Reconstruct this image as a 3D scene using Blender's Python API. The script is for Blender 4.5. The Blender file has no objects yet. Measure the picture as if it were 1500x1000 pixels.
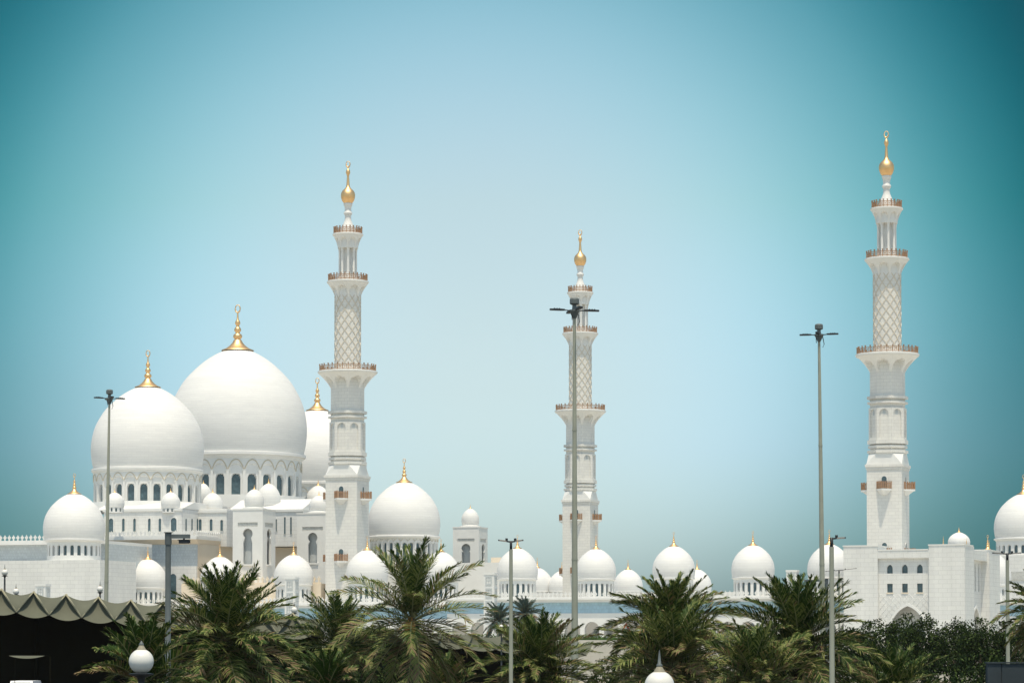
import bpy, math, random
from math import sin, cos, pi, radians, atan, atan2, sqrt, tan, hypot
from mathutils import Vector, Matrix, geometry
random.seed(7)
SC = bpy.context.scene
COL = SC.collection

# ------------------------------------------------------------------ camera
CAMZ = 5.0
FPX = 4135.0                       # focal length in pixels of the 1500 px wide photograph
CYP = 800.0                        # the lens is shifted up: its axis meets the photograph at this row
PITCH = atan((950 - CYP) / FPX)
cam_d = bpy.data.cameras.new("camera")
cam_d.sensor_width = 36
cam_d.lens = 36 * FPX / 1500
cam_d.shift_y = (CYP - 500) / 1500
cam_d.clip_start = 1
cam_d.clip_end = 20000
cam = bpy.data.objects.new("camera", cam_d)
COL.objects.link(cam)
cam.location = (0, 0, CAMZ)
cam.rotation_euler = (pi / 2 + PITCH, 0, 0)
SC.camera = cam

# ------------------------------------------------------------------ sun and sky
SUN_EL = radians(74)
SUN_H = Vector((0.06, -1.0)).normalized()          # horizontal direction towards the sun
sun_vec = Vector((SUN_H.x * cos(SUN_EL), SUN_H.y * cos(SUN_EL), sin(SUN_EL)))
sd = bpy.data.lights.new("sun", 'SUN')
sd.energy = 3.6
sd.angle = radians(0.5)
sd.color = (1.0, 0.88, 0.70)
sun = bpy.data.objects.new("sun", sd)
COL.objects.link(sun)
sun.location = (0, -50, 200)
sun.rotation_euler = sun_vec.to_track_quat('Z', 'Y').to_euler()

W = bpy.data.worlds.new("World")
SC.world = W
W.use_nodes = True
wn, wl = W.node_tree.nodes, W.node_tree.links
wn.clear()
w_out = wn.new("ShaderNodeOutputWorld")
w_bg = wn.new("ShaderNodeBackground")
w_bg.inputs['Strength'].default_value = 0.1
sky = wn.new("ShaderNodeTexSky")
sky.sky_type = 'NISHITA'
sky.sun_disc = False
sky.sun_elevation = SUN_EL
sky.sun_rotation = atan2(SUN_H.x, SUN_H.y)
sky.altitude = 0
sky.air_density = 1.0
sky.dust_density = 2.0
sky.ozone_density = 1.0
# lens vignette put into the sky tint: pale round one direction, deepening to teal away from it
VIGNETTE_PX, VIGNETTE_PY = 695, 470
gv = Vector((0, cos(PITCH), sin(PITCH))) * FPX + Vector((0, -sin(PITCH), cos(PITCH))) * (CYP - VIGNETTE_PY) + Vector((VIGNETTE_PX - 750, 0, 0))
gv.normalize()
tc = wn.new("ShaderNodeTexCoord")
dt = wn.new("ShaderNodeVectorMath"); dt.operation = 'DOT_PRODUCT'
nrm = wn.new("ShaderNodeVectorMath"); nrm.operation = 'NORMALIZE'
wl.new(tc.outputs['Generated'], nrm.inputs[0])
wl.new(nrm.outputs[0], dt.inputs[0]); dt.inputs[1].default_value = gv
ac = wn.new("ShaderNodeMath"); ac.operation = 'ARCCOSINE'; wl.new(dt.outputs['Value'], ac.inputs[0])
mr = wn.new("ShaderNodeMapRange"); wl.new(ac.outputs[0], mr.inputs['Value'])
mr.inputs['From Min'].default_value = 0; mr.inputs['From Max'].default_value = radians(60)
mr.inputs['To Min'].default_value = 0; mr.inputs['To Max'].default_value = 1
def ramp(stops):
    r = wn.new("ShaderNodeValToRGB")
    r.color_ramp.interpolation = 'B_SPLINE'
    el = r.color_ramp.elements
    while len(el) > 1: el.remove(el[-1])
    for i, (deg, c) in enumerate(stops):
        e = el[0] if i == 0 else el.new(deg / 60)
        e.position = deg / 60
        e.color = (*c, 1)
    wl.new(mr.outputs[0], r.inputs[0])
    return r
SKY_UP = [(0, (.54, .70, .655)), (3, (.575, .745, .72)), (6, (.41, .72, .70)), (9, (.105, .42, .42)), (11.2, (.0, .18, .19)), (13.2, (.0, .06, .07)), (20, (.10, .26, .29)), (38, (.35, .55, .58)), (60, (.39, .58, .61))]
SKY_LO = [(0, (.54, .735, .82)), (3, (.50, .72, .84)), (6, (.46, .74, .97)), (9, (.15, .38, .50)), (11.5, (.035, .19, .26)), (13.5, (.01, .11, .16)), (20, (.10, .26, .29)), (38, (.35, .55, .58)), (60, (.39, .58, .61))]  # outer stops, out of view, tuned as fill and for teal shadows
r_up, r_lo = ramp(SKY_UP), ramp(SKY_LO)
sx = wn.new("ShaderNodeSeparateXYZ"); wl.new(nrm.outputs[0], sx.inputs[0])
mr2 = wn.new("ShaderNodeMapRange"); wl.new(sx.outputs['Z'], mr2.inputs['Value'])
mr2.inputs['From Min'].default_value = sin(radians(4)); mr2.inputs['From Max'].default_value = sin(radians(9))
mixr = wn.new("ShaderNodeMix"); mixr.data_type = 'RGBA'
wl.new(mr2.outputs[0], mixr.inputs[0]); wl.new(r_lo.outputs[0], mixr.inputs[6]); wl.new(r_up.outputs[0], mixr.inputs[7])
# the Nishita sky multiplies the tint: bring it near 10 units (strength 0.1)
mul = wn.new("ShaderNodeMix"); mul.data_type = 'RGBA'; mul.blend_type = 'MULTIPLY'; mul.inputs[0].default_value = 1
bal = wn.new("ShaderNodeMix"); bal.data_type = 'RGBA'; bal.blend_type = 'MULTIPLY'; bal.inputs[0].default_value = 1
bal.inputs[7].default_value = (3.5, 2.6, 2.22, 1)
# gain raised low down keeps the sky pale to the horizon
mr3 = wn.new("ShaderNodeMapRange"); wl.new(sx.outputs['Z'], mr3.inputs['Value'])
mr3.inputs['From Min'].default_value = sin(radians(1.6)); mr3.inputs['From Max'].default_value = sin(radians(5.2))
low = wn.new("ShaderNodeMix"); low.data_type = 'RGBA'; wl.new(mr3.outputs[0], low.inputs[0])
low.inputs[6].default_value = (3.75, 2.92, 2.62, 1); low.inputs[7].default_value = (3.65, 2.68, 2.32, 1)
wl.new(low.outputs[2], bal.inputs[7])
wl.new(sky.outputs[0], bal.inputs[6])
wl.new(bal.outputs[2], mul.inputs[6]); wl.new(mixr.outputs[2], mul.inputs[7])
wl.new(mul.outputs[2], w_bg.inputs[0])
wl.new(w_bg.outputs[0], w_out.inputs[0])

SC.view_settings.view_transform = 'Standard'
SC.view_settings.look = 'None'
SC.view_settings.exposure = 0
SC.view_settings.gamma = 1
SC.view_settings.use_curve_mapping = False
SC.cycles.max_bounces = 6
SC.cycles.diffuse_bounces = 3

# ------------------------------------------------------------------ measuring helpers
CP, SP = cos(PITCH), sin(PITCH)
def at(px, py, D):
    """world point at depth Y = D that the photograph shows at pixel px, py"""
    dy = FPX * CP - (CYP - py) * SP
    s = D / dy
    return Vector(((px - 750) * s, D, CAMZ + (FPX * SP + (CYP - py) * CP) * s))
def zat(py, D): return at(750, py, D).z
def mpp(D): return D / FPX                     # metres per photo pixel
def hit(px, O, d, py=830):
    """distance t along direction d from point O (xy) to the sight line of px"""
    k = at(px, py, 1.0).x
    return (k * O[1] - O[0]) / (d[0] - k * d[1])
class Frame:
    def __init__(s, O, psi):
        s.O = Vector((O[0], O[1], O[2])); s.psi = psi
        s.u = Vector((cos(psi), -sin(psi), 0)); s.v = Vector((sin(psi), cos(psi), 0))
    def loc(s, P):
        d = Vector(P) - s.O
        return Vector((d.dot(s.u), d.dot(s.v), d.z))
    def xpx(s, px, y, py=830):
        """local x of the point on the plane local y = y seen at px"""
        B = s.O + s.v * y
        return hit(px, B, s.u, py)
    def z(s, py, x, y):
        P = s.O + s.u * x + s.v * y
        return zat(py, P.y) - s.O.z

# ------------------------------------------------------------------ mesh builder
class MB:
    def __init__(s):
        s.v = []; s.f = []; s.m = []; s.sm = []; s.M = None
    def add(s, verts, faces, mi=0, smooth=False):
        o = len(s.v)
        if s.M is not None: verts = [s.M @ Vector(p) for p in verts]
        s.v.extend([tuple(p) for p in verts])
        for f in faces:
            s.f.append([o + i for i in f]); s.m.append(mi); s.sm.append(smooth)
    def box(s, x0, x1, y0, y1, z0, z1, mi=0):
        s.add([(x0,y0,z0),(x1,y0,z0),(x1,y1,z0),(x0,y1,z0),(x0,y0,z1),(x1,y0,z1),(x1,y1,z1),(x0,y1,z1)],
              [(0,3,2,1),(4,5,6,7),(0,1,5,4),(1,2,6,5),(2,3,7,6),(3,0,4,7)], mi)
    def prism(s, poly, z0, z1, poly1=None, mi=0, smooth=False):
        n = len(poly); poly1 = poly1 or poly
        s.add([(x,y,z0) for x,y in poly] + [(x,y,z1) for x,y in poly1],
              [tuple(range(n-1,-1,-1)), tuple(range(n,2*n))], mi)
        o = len(s.v) - 2*n
        for i in range(n):
            j = (i+1) % n
            s.f.append([o+i,o+j,o+n+j,o+n+i]); s.m.append(mi); s.sm.append(smooth)
    def lathe(s, prof, n=32, c=(0,0,0), mi=0, smooth=True, a0=0.0):
        vs = []; fs = []
        for r, z in prof:
            for k in range(n):
                a = a0 + 2*pi*k/n
                vs.append((c[0]+r*cos(a), c[1]+r*sin(a), c[2]+z))
        for i in range(len(prof)-1):
            for k in range(n):
                k2 = (k+1) % n
                fs.append((i*n+k, i*n+k2, (i+1)*n+k2, (i+1)*n+k))
        s.add(vs, fs, mi, smooth)
    def tube(s, pts, rad, n=6, mi=0, smooth=True, cap=True):
        pts = [Vector(p) for p in pts]
        vs = []; fs = []
        for i, p in enumerate(pts):
            t = (pts[min(i+1,len(pts)-1)] - pts[max(i-1,0)]).normalized()
            a = Vector((0,0,1)) if abs(t.z) < .95 else Vector((1,0,0))
            x = t.cross(a).normalized(); y = x.cross(t)
            r = rad[i] if isinstance(rad, (list,tuple)) else rad
            for k in range(n):
                q = 2*pi*k/n
                vs.append(p + x*(r*cos(q)) + y*(r*sin(q)))
        for i in range(len(pts)-1):
            for k in range(n):
                k2 = (k+1) % n
                fs.append((i*n+k, i*n+k2, (i+1)*n+k2, (i+1)*n+k))
        if cap:
            fs.append(tuple(range(n-1,-1,-1))); fs.append(tuple(range((len(pts)-1)*n, len(pts)*n)))
        s.add(vs, fs, mi, smooth)
    def field(s, rf, thetas, zs, closed=True, mi=0, smooth=False, xy=(0,0)):
        """radial height field r = rf(theta, z)"""
        n = len(thetas); vs = []; fs = []
        for z in zs:
            for a in thetas:
                r = rf(a, z)
                vs.append((xy[0]+r*cos(a), xy[1]+r*sin(a), z))
        for i in range(len(zs)-1):
            for k in range(n if closed else n-1):
                k2 = (k+1) % n
                fs.append((i*n+k, i*n+k2, (i+1)*n+k2, (i+1)*n+k))
        s.add(vs, fs, mi, smooth)
    def plate(s, outer, holes, th, org=(0,0,0), xd=(1,0,0), nd=(0,1,0), mi=0):
        """flat slab with holes: outlines in (x along xd, z up), front face at org, thickness along nd"""
        o = Vector(org); xd = Vector(xd); nd = Vector(nd)
        loops = [outer] + holes
        tri = geometry.tessellate_polygon([[Vector((x,z,0)) for x,z in L] for L in loops])
        flat = [p for L in loops for p in L]
        N = len(flat)
        P = lambda p, d: o + xd*p[0] + Vector((0,0,p[1])) + nd*d
        vs = [P(p,0) for p in flat] + [P(p,th) for p in flat]
        fs = []
        for t in tri:
            a, b, c = t
            n = (vs[b]-vs[a]).cross(vs[c]-vs[a])
            if n.dot(nd) > 0: a, c = c, a
            fs.append((a,b,c)); fs.append((c+N,b+N,a+N))
        k = 0
        for L in loops:
            m = len(L)
            for i in range(m):
                j = (i+1) % m
                fs.append((k+i,k+j,N+k+j,N+k+i))
            k += m
        s.add(vs, fs, mi)
    def build(s, name, mats, parent=None, loc=None):
        me = bpy.data.meshes.new(name)
        me.from_pydata(s.v, [], s.f)
        mats = mats if isinstance(mats, (list,tuple)) else [mats]
        for m in mats: me.materials.append(m)
        me.polygons.foreach_set('material_index', s.m)
        me.polygons.foreach_set('use_smooth', s.sm)
        me.update()
        o = bpy.data.objects.new(name, me)
        COL.objects.link(o)
        if parent is not None: o.parent = parent
        if loc is not None: o.location = loc
        return o
def tag(o, label=None, cat=None, group=None, kind=None):
    if label: o['label'] = label
    if cat: o['category'] = cat
    if group: o['group'] = group
    if kind: o['kind'] = kind
    return o
def thing(name, label, cat, loc=(0,0,0), rz=0.0, group=None):
    o = bpy.data.objects.new(name, None); COL.objects.link(o)
    o.empty_display_size = .5
    o.location = loc; o.rotation_euler = (0,0,rz)
    return tag(o, label, cat, group)
def linked(src, parent, loc=(0,0,0), rz=0.0, sc=None):
    c = src.copy(); COL.objects.link(c); c.parent = parent; c.location = loc; c.rotation_euler = (0,0,rz)
    if sc: c.scale = sc
    return c
def copy_tree(o, parent=None):
    c = o.copy(); COL.objects.link(c); c.parent = parent
    for ch in list(o.children): copy_tree(ch, c)
    return c

# ------------------------------------------------------------------ materials
def mat(name, col, rough=.6, metal=0, spec=.3, var=.0, vscale=.3, joints=None, bump=0, trans=0, stretch=None):
    m = bpy.data.materials.new(name); m.use_nodes = True
    nt = m.node_tree; n, l = nt.nodes, nt.links
    b = n['Principled BSDF']
    b.inputs['Base Color'].default_value = (*col, 1)
    b.inputs['Roughness'].default_value = rough
    b.inputs['Metallic'].default_value = metal
    b.inputs['Specular IOR Level'].default_value = spec
    src = None
    tcn = n.new('ShaderNodeTexCoord')
    if var:
        ns = n.new('ShaderNodeTexNoise'); ns.inputs['Scale'].default_value = vscale
        ns.inputs['Detail'].default_value = 6; ns.inputs['Roughness'].default_value = .6
        if stretch:
            mp = n.new('ShaderNodeMapping'); mp.inputs['Scale'].default_value = stretch
            l.new(tcn.outputs['Object'], mp.inputs[0]); l.new(mp.outputs[0], ns.inputs['Vector'])
        else:
            l.new(tcn.outputs['Object'], ns.inputs['Vector'])
        r = n.new('ShaderNodeMapRange'); l.new(ns.outputs['Fac'], r.inputs['Value'])
        r.inputs['From Min'].default_value = .3; r.inputs['From Max'].default_value = .7
        r.inputs['To Min'].default_value = 1 - var; r.inputs['To Max'].default_value = 1 + var * .6
        mx = n.new('ShaderNodeMix'); mx.data_type = 'RGBA'; mx.blend_type = 'MULTIPLY'; mx.inputs[0].default_value = 1
        mx.inputs[6].default_value = (*col, 1)
        l.new(r.outputs[0], mx.inputs[7]); src = mx.outputs[2]
        if bump:
            bp = n.new('ShaderNodeBump'); bp.inputs['Strength'].default_value = bump
            l.new(ns.outputs['Fac'], bp.inputs['Height']); l.new(bp.outputs[0], b.inputs['Normal'])
    if joints:
        bw, bh, mort, dark, sq = joints       # block width, height, joint width, joint darkness, tonal spread
        s = n.new('ShaderNodeSeparateXYZ'); l.new(tcn.outputs['Object'], s.inputs[0])
        ad = n.new('ShaderNodeMath'); l.new(s.outputs[0], ad.inputs[0]); l.new(s.outputs[1], ad.inputs[1])
        cb = n.new('ShaderNodeCombineXYZ'); l.new(ad.outputs[0], cb.inputs[0]); l.new(s.outputs[2], cb.inputs[1])
        br = n.new('ShaderNodeTexBrick'); l.new(cb.outputs[0], br.inputs['Vector'])
        br.inputs['Scale'].default_value = 1
        br.inputs['Brick Width'].default_value = bw; br.inputs['Row Height'].default_value = bh
        br.inputs['Mortar Size'].default_value = mort; br.inputs['Mortar Smooth'].default_value = .2
        br.inputs['Color1'].default_value = (1,1,1,1); br.inputs['Color2'].default_value = (1-sq,1-sq,1-sq*.8,1)
        br.inputs['Mortar'].default_value = (dark,dark,dark,1)
        mx2 = n.new('ShaderNodeMix'); mx2.data_type = 'RGBA'; mx2.blend_type = 'MULTIPLY'; mx2.inputs[0].default_value = 1
        if src: l.new(src, mx2.inputs[6])
        else: mx2.inputs[6].default_value = (*col, 1)
        l.new(br.outputs['Color'], mx2.inputs[7]); src = mx2.outputs[2]
    if src: l.new(src, b.inputs['Base Color'])
    if trans:
        tr = n.new('ShaderNodeBsdfTranslucent'); tr.inputs[0].default_value = (*[min(1,c*1.3) for c in col], 1)
        if src: l.new(src, tr.inputs[0])
        ms = n.new('ShaderNodeMixShader'); ms.inputs[0].default_value = trans
        l.new(b.outputs[0], ms.inputs[1]); l.new(tr.outputs[0], ms.inputs[2])
        l.new(ms.outputs[0], n['Material Output'].inputs['Surface'])
    return m
M = {}
M['wall'] = mat('white_marble_blocks', (.775,.77,.735), .45, var=.08, vscale=.6, stretch=(.8,.8,.10), joints=(1.6,.8,.035,.80,.06))
M['tower'] = mat('tower_marble_blocks', (.785,.77,.72), .45, var=.06, vscale=.3, joints=(1.3,.65,.035,.82,.06))
M['plain'] = mat('white_marble', (.785,.78,.75), .4, var=.05, vscale=.4)
M['dome'] = mat('white_dome_marble', (.785,.78,.755), .62, var=.045, vscale=.5, stretch=(.25,.25,2.4), joints=(2.2,.55,.03,.90,.04))
M['tan'] = mat('bounce_toned_stone', (.78,.68,.54), .6, var=.06, vscale=.3)
M['shadow_blue'] = mat('blue_shadow_marble', (.42,.61,.71), .4, var=.10, vscale=1.3, joints=(.7,.7,.05,.85,.10))  # cornice shadow on white marble, put into a blue base colour
M['shade_mosaic'] = mat('grey_blue_shade_mosaic', (.58,.63,.64), .5, var=.10, vscale=1.6, joints=(.6,.6,.05,.85,.10))  # patterned wall with the cornice shade put into its grey-blue
M['frieze'] = mat('carved_grey_frieze', (.55,.55,.52), .6, var=.2, vscale=2.5)
M['inlay'] = mat('grey_beige_inlay', (.66,.60,.50), .5)
M['inlay2'] = mat('pale_tan_inlay', (.60,.54,.42), .6)
M['gold'] = mat('gold', (.90,.60,.30), .48, metal=1, var=.08, vscale=1.0)
M['copper'] = mat('copper_brown_railing', (.40,.235,.135), .5, var=.2, vscale=2)
M['glass'] = mat('dark_teal_window', (.085,.14,.165), .25, spec=.5, var=.35, vscale=1.6)
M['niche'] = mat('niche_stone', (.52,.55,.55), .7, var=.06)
M['steel'] = mat('galvanised_pole', (.38,.39,.31), .6, metal=0, var=.12, vscale=.8)
M['dark'] = mat('dark_lamp_metal', (.035,.04,.045), .45, var=.2, vscale=3)
M['greysteel'] = mat('grey_painted_steel', (.13,.15,.15), .5, var=.15, vscale=2)
M['globe'] = mat('opal_globe', (.82,.80,.74), .3, spec=.5, var=.04, vscale=6)
M['fabric'] = mat('olive_beige_fabric', (.13,.135,.095), .75, var=.12, vscale=.7, trans=.08)
M['trim'] = mat('pale_canvas_trim', (.33,.31,.21), .7, var=.1, vscale=2)
M['collar'] = mat('globe_collar', (.34,.31,.23), .6, var=.1)
M['soffit'] = mat('shade_soffit', (.016,.017,.012), .95, spec=0, var=.2, vscale=.5)  # darkness under the canopy put into the colour
M['shade_black'] = mat('shade_brown', (.014,.013,.008), .95, spec=0, var=.2, vscale=.5)  # near-black colour standing in for the shade under the canopy
M['leaf'] = mat('palm_green', (.042,.080,.016), .55, spec=.15, var=.35, vscale=1.2, trans=.12)
M['leaf2'] = mat('palm_olive', (.22,.245,.075), .55, spec=.15, var=.3, vscale=1.2, trans=.12)
M['leaf3'] = mat('palm_dry', (.24,.165,.085), .7, var=.3, vscale=1.2, trans=.1)
M['leaf_haze'] = mat('palm_haze_tint', (.10,.15,.13), .6, var=.3, vscale=1, trans=.1)  # distance haze put into the far palms' leaf colour
M['rachis'] = mat('palm_rachis', (.26,.25,.12), .5, var=.2)
M['trunk'] = mat('palm_trunk', (.09,.07,.05), .9, var=.4, vscale=3, bump=.5)
M['dates'] = mat('orange_date_bunch', (.40,.20,.05), .7, var=.3, vscale=4)
M['bark'] = mat('tree_bark', (.10,.08,.06), .9, var=.3, vscale=3)
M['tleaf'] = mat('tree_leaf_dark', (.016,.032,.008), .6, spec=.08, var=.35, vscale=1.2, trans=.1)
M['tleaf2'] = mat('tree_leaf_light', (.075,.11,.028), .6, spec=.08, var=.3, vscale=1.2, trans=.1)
M['hleaf'] = mat('hedge_leaf', (.07,.14,.035), .6, var=.3, vscale=2, trans=.1)
M['twig'] = mat('bare_twig', (.42,.40,.36), .9, var=.2)
M['ground'] = mat('sandy_ground', (.42,.37,.29), .9, var=.15, vscale=.05)
M['terrace'] = mat('pale_terrace_stone', (.55,.53,.47), .7, var=.1, vscale=.2, joints=(1.5,1.5,.03,.85,.08))
M['retain'] = mat('grey_retaining_wall', (.32,.34,.31), .8, var=.15, vscale=.4)
M['asphalt'] = mat('asphalt', (.06,.06,.058), .9, var=.2, vscale=.8)
M['conc'] = mat('blue_grey_concrete', (.045,.06,.068), .8, var=.2, vscale=.6)
M['white'] = mat('white_paint', (.78,.79,.80), .35, spec=.5)
M['red'] = mat('sign_red', (.55,.04,.06), .5)
M['rubber'] = mat('tyre_rubber', (.02,.02,.02), .9)

PSI = radians(18)

# ------------------------------------------------------------------ ground
g = MB(); g.add([(-1500,-500,0),(1500,-500,0),(1500,1600,0),(-1500,1600,0)], [(0,1,2,3)])
tag(g.build('ground', M['ground']), kind='structure')
g = MB(); g.add([(-60,-20,.02),(60,-20,.02),(60,330,.02),(-60,330,.02)], [(0,1,2,3)])
tag(g.build('road', M['asphalt']), kind='structure')
TERZ = 6.4
g = MB(); g.box(-260, 320, 440, 1100, .01, TERZ)
tag(g.build('terrace_ground', M['terrace']), kind='structure')

# ------------------------------------------------------------------ domes, finials, drums
PROF = [(.945,0),(.975,.12),(.993,.25),(1.0,.37),(.992,.50),(.965,.65),(.92,.79),(.85,.93),(.76,1.07),(.64,1.20),(.50,1.325),(.36,1.42),(.23,1.485),(.12,1.525),(.0,1.55)]
def cr(pts, k=4):
    out = []
    for i in range(len(pts)-1):
        p0 = pts[max(i-1,0)]; p1 = pts[i]; p2 = pts[i+1]; p3 = pts[min(i+2,len(pts)-1)]
        for j in range(k):
            t = j/k
            out.append(tuple(.5*((2*p1[c])+(-p0[c]+p2[c])*t+(2*p0[c]-5*p1[c]+4*p2[c]-p3[c])*t*t+(-p0[c]+3*p1[c]-3*p2[c]+p3[c])*t**3) for c in (0,1)))
    out.append(pts[-1])
    return out
PROFS = cr(PROF, 3)
def dome_mb(R, n=64, H=1.55):
    b = MB(); b.lathe([(max(r,.002)*R, z*R*H/1.55) for r, z in PROFS], n)
    b.lathe([(.90*R,-.02*R),(.985*R,-.02*R),(.985*R,.02*R),(.94*R,.03*R)], n, smooth=False)
    return b
FIN = [(.235,0),(.232,.012),(.17,.035),(.11,.08),(.075,.12),(.058,.155),(.040,.17),(.058,.185),(.066,.21),(.058,.235),(.032,.255),(.030,.27),(.045,.285),(.050,.305),(.043,.33),(.024,.35),(.022,.37),(.034,.385),(.038,.405),(.031,.43),(.016,.455),(.010,.53),(.008,.56)]
def finial_mb(R, ring=True, n=16):
    b = MB(); b.lathe([(r*R, z*R) for r, z in FIN], n)
    if ring:
        # crescent: an open ring, thick at the bottom
        pts = []; rad = []
        for k in range(19):
            a = -pi/2 + (k-9)/9*pi*.985
            pts.append((.038*R*cos(a), 0, .61*R + .055*R*sin(a))); rad.append(R*(.006 + .006*(1-abs(k-9)/9)))
        b.tube(pts, rad, 6)
    return b
def arch_out(w, h, kind='round', n=10):
    """outline of an arched opening, foot centre at 0,0, total height h"""
    if kind == 'round':
        r = w/2; pts = [(-w/2,0)]
        for k in range(n+1):
            a = pi - pi*k/n; pts.append((r*cos(a), h-r+r*sin(a)))
        return pts + [(w/2,0)]
    if kind == 'point':
        r = w*.72; cx = w/2 - r; top = sqrt(max(r*r-cx*cx,0)); sp = h-top; pts = [(-w/2,0)]
        a1 = atan2(top, -cx)
        right = [(cx + r*cos(a1*k/n), sp + r*sin(a1*k/n)) for k in range(n+1)]
        return pts + [(-x,z) for x,z in right] + [p for p in reversed(right)][1:] + [(w/2,0)]
    if kind == 'key':
        r = w*.5; wl_ = w*.47; pts = [(-wl_,0), (-wl_, h*.60)]
        cz = h-r
        for k in range(n*2+1):
            a = pi*1.27 - pi*1.54*k/(n*2); pts.append((r*cos(a), cz+r*sin(a)))
        # small cusp below the circle
        return pts[:2] + pts[2:] + [(wl_, h*.60), (wl_,0)]
def drum(parent, Rw, z0, z1, nwin, wfrac, wz0, wz1, phase, xyz, parts='full', cornice=None, depth=.5, arches=True, facing=None, a_span=1.75, base_ledge=True):
    """cylindrical drum with deep arched windows; windows are sub-parts"""
    b = MB()
    step = 2*pi/nwin
    hw = wfrac/2*step*Rw
    ow = .42*step*Rw
    ths = []
    fr = [-.5,-.43,-.42,-.36,-.28]
    e = wfrac/2
    fr = sorted(set([-.5,-.425,-.415,-.3,-e-.006,-e,-e*.85,-e*.6,-e*.3,0,e*.3,e*.6,e*.85,e,e+.006,.3,.415,.425]))
    for i in range(nwin):
        for q in fr: ths.append(phase + (i+q)*step)
    azt = wz1 + (z1-wz1)*.52
    nz = 22
    zs = sorted(set([z0, wz0-.01, wz0] + [wz1-2*hw + 2*hw*k/10 for k in range(11)] + [wz0+(wz1-2*hw-wz0)*.5] + [wz1+.01] + [wz1+(azt-wz1)*k/6 for k in range(7)] + [azt+.02, z1]))
    def rf(a, z):
        q = ((a-phase)/step + .5) % 1 - .5
        x = q*step*Rw
        d = 0
        if arches and z < azt + .01:
            spr = azt - ow*1.15
            lim = ow if z < spr else ow*sqrt(max(0,1-((z-spr)/(azt-spr+1e-6))**2))
            if abs(x) < lim*1.0001: d = depth*.32
        if wz0 <= z <= wz1+.005:
            spr = wz1 - hw
            lim = hw if z < spr else sqrt(max(0,hw*hw-(z-spr)**2))
            if abs(x) <= lim*1.0001 + 1e-5: d = depth
        return Rw - d
    b.field(rf, ths, zs)
    n = 64
    b.lathe([(Rw*.6,z1-.002),(Rw+.05,z1-.002)], n, smooth=False)
    c = cornice or Rw*.035
    h = Rw*.05
    b.lathe([(Rw,z1-h*1.2),(Rw+c*.4,z1-h*.9),(Rw+c*.5,z1-h*.5),(Rw+c,z1-h*.3),(Rw+c*1.1,z1+h*.3),(Rw+c,z1+h*.5),(Rw*.6,z1+h*.55)], n, smooth=False)
    if base_ledge: b.lathe([(Rw+c*.9,z0-.02),(Rw+c*.9,z0+h*.5),(Rw-depth*.2,z0+h*.7)], n, smooth=False)
    d = b.build('drum', M['plain'], parent, xyz)
    if arches:
        am_ = MB(); azt_ = azt+.05
        for i in range(nwin):
            a = phase + i*step
            pts = []
            for k in range(13):
                q = (k-6)/6; th = a + q*step*.47
                z = azt_ + (z1-azt_)*.42*(1-abs(q)**2.0) - (azt_-wz1)*.55*abs(q)**2.6
                pts.append(((Rw+.02)*cos(th), (Rw+.02)*sin(th), z))
            am_.tube(pts, Rw*.009, 4, cap=False)
        am_.build('arch_moulding', M['inlay2'], d)
    # window panes, one mesh shared by all of them
    w = MB()
    pts = arch_out(2*hw*1.02, wz1-wz0, 'round', 8)
    ns = len(pts)
    w.add([(Rw-depth+.05, x, wz0+z) for x,z in pts], [tuple(range(ns))])
    first = None
    face = facing if facing is not None else -pi/2
    for i in range(nwin):
        a = phase + i*step
        if abs(((a-face)+pi)%(2*pi)-pi) > a_span: continue
        if first is None:
            first = w.build('window', M['glass'], d); first.rotation_euler = (0,0,a)
        else:
            linked(first, d, (0,0,0), a)
    return d
def add_dome(parent, R, xyz, n=64, ring=True, fs=1.0, H=1.55, sink=.012):
    d = dome_mb(R, n, H).build('dome', M['dome'], parent, xyz)
    f = finial_mb(R*fs, ring).build('finial', M['gold'], d, (0,0,H*R*.968))
    return d
def crest(b, x0, x1, y, z, h, step, along='x', th=.16):
    """row of leaf-shaped merlons on a low rail"""
    L = x1-x0; n = max(1,int(abs(L)/step)); s = L/n
    def bx(a0,a1,c0,c1,z0,z1):
        if along == 'x': b.box(min(a0,a1),max(a0,a1),y+c0,y+c1,z0,z1)
        else: b.box(y+c0,y+c1,min(a0,a1),max(a0,a1),z0,z1)
    bx(x0,x1,-th*.8,th*.8,z,z+h*.16)
    for i in range(n):
        c = x0 + (i+.5)*s; w = abs(s)
        outl = [(-.16*w,.16*h),(.16*w,.16*h),(.12*w,.36*h),(.36*w,.56*h),(.30*w,.72*h),(.10*w,.80*h),(0,1.0*h),(-.10*w,.80*h),(-.30*w,.72*h),(-.36*w,.56*h),(-.12*w,.36*h)]
        if along == 'x': vs = [(c+p,y-th/2,z+q) for p,q in outl] + [(c+p,y+th/2,z+q) for p,q in outl]
        else: vs = [(y-th/2,c+p,z+q) for p,q in outl] + [(y+th/2,c+p,z+q) for p,q in outl]
        m = len(outl)
        fs = [tuple(range(m)), tuple(range(2*m-1,m-1,-1))] + [(i2,(i2+1)%m,m+(i2+1)%m,m+i2) for i2 in range(m)]
        b.add(vs, fs)
def pane(parent, outl, org, xd, mat_=None, name='window', off=(0,0,0)):
    w = MB(); o = Vector(org); xd = Vector(xd)
    w.add([o + xd*x + Vector((0,0,z)) for x,z in outl], [tuple(range(len(outl)))])
    return w.build(name, mat_ or M['glass'], parent)

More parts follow.
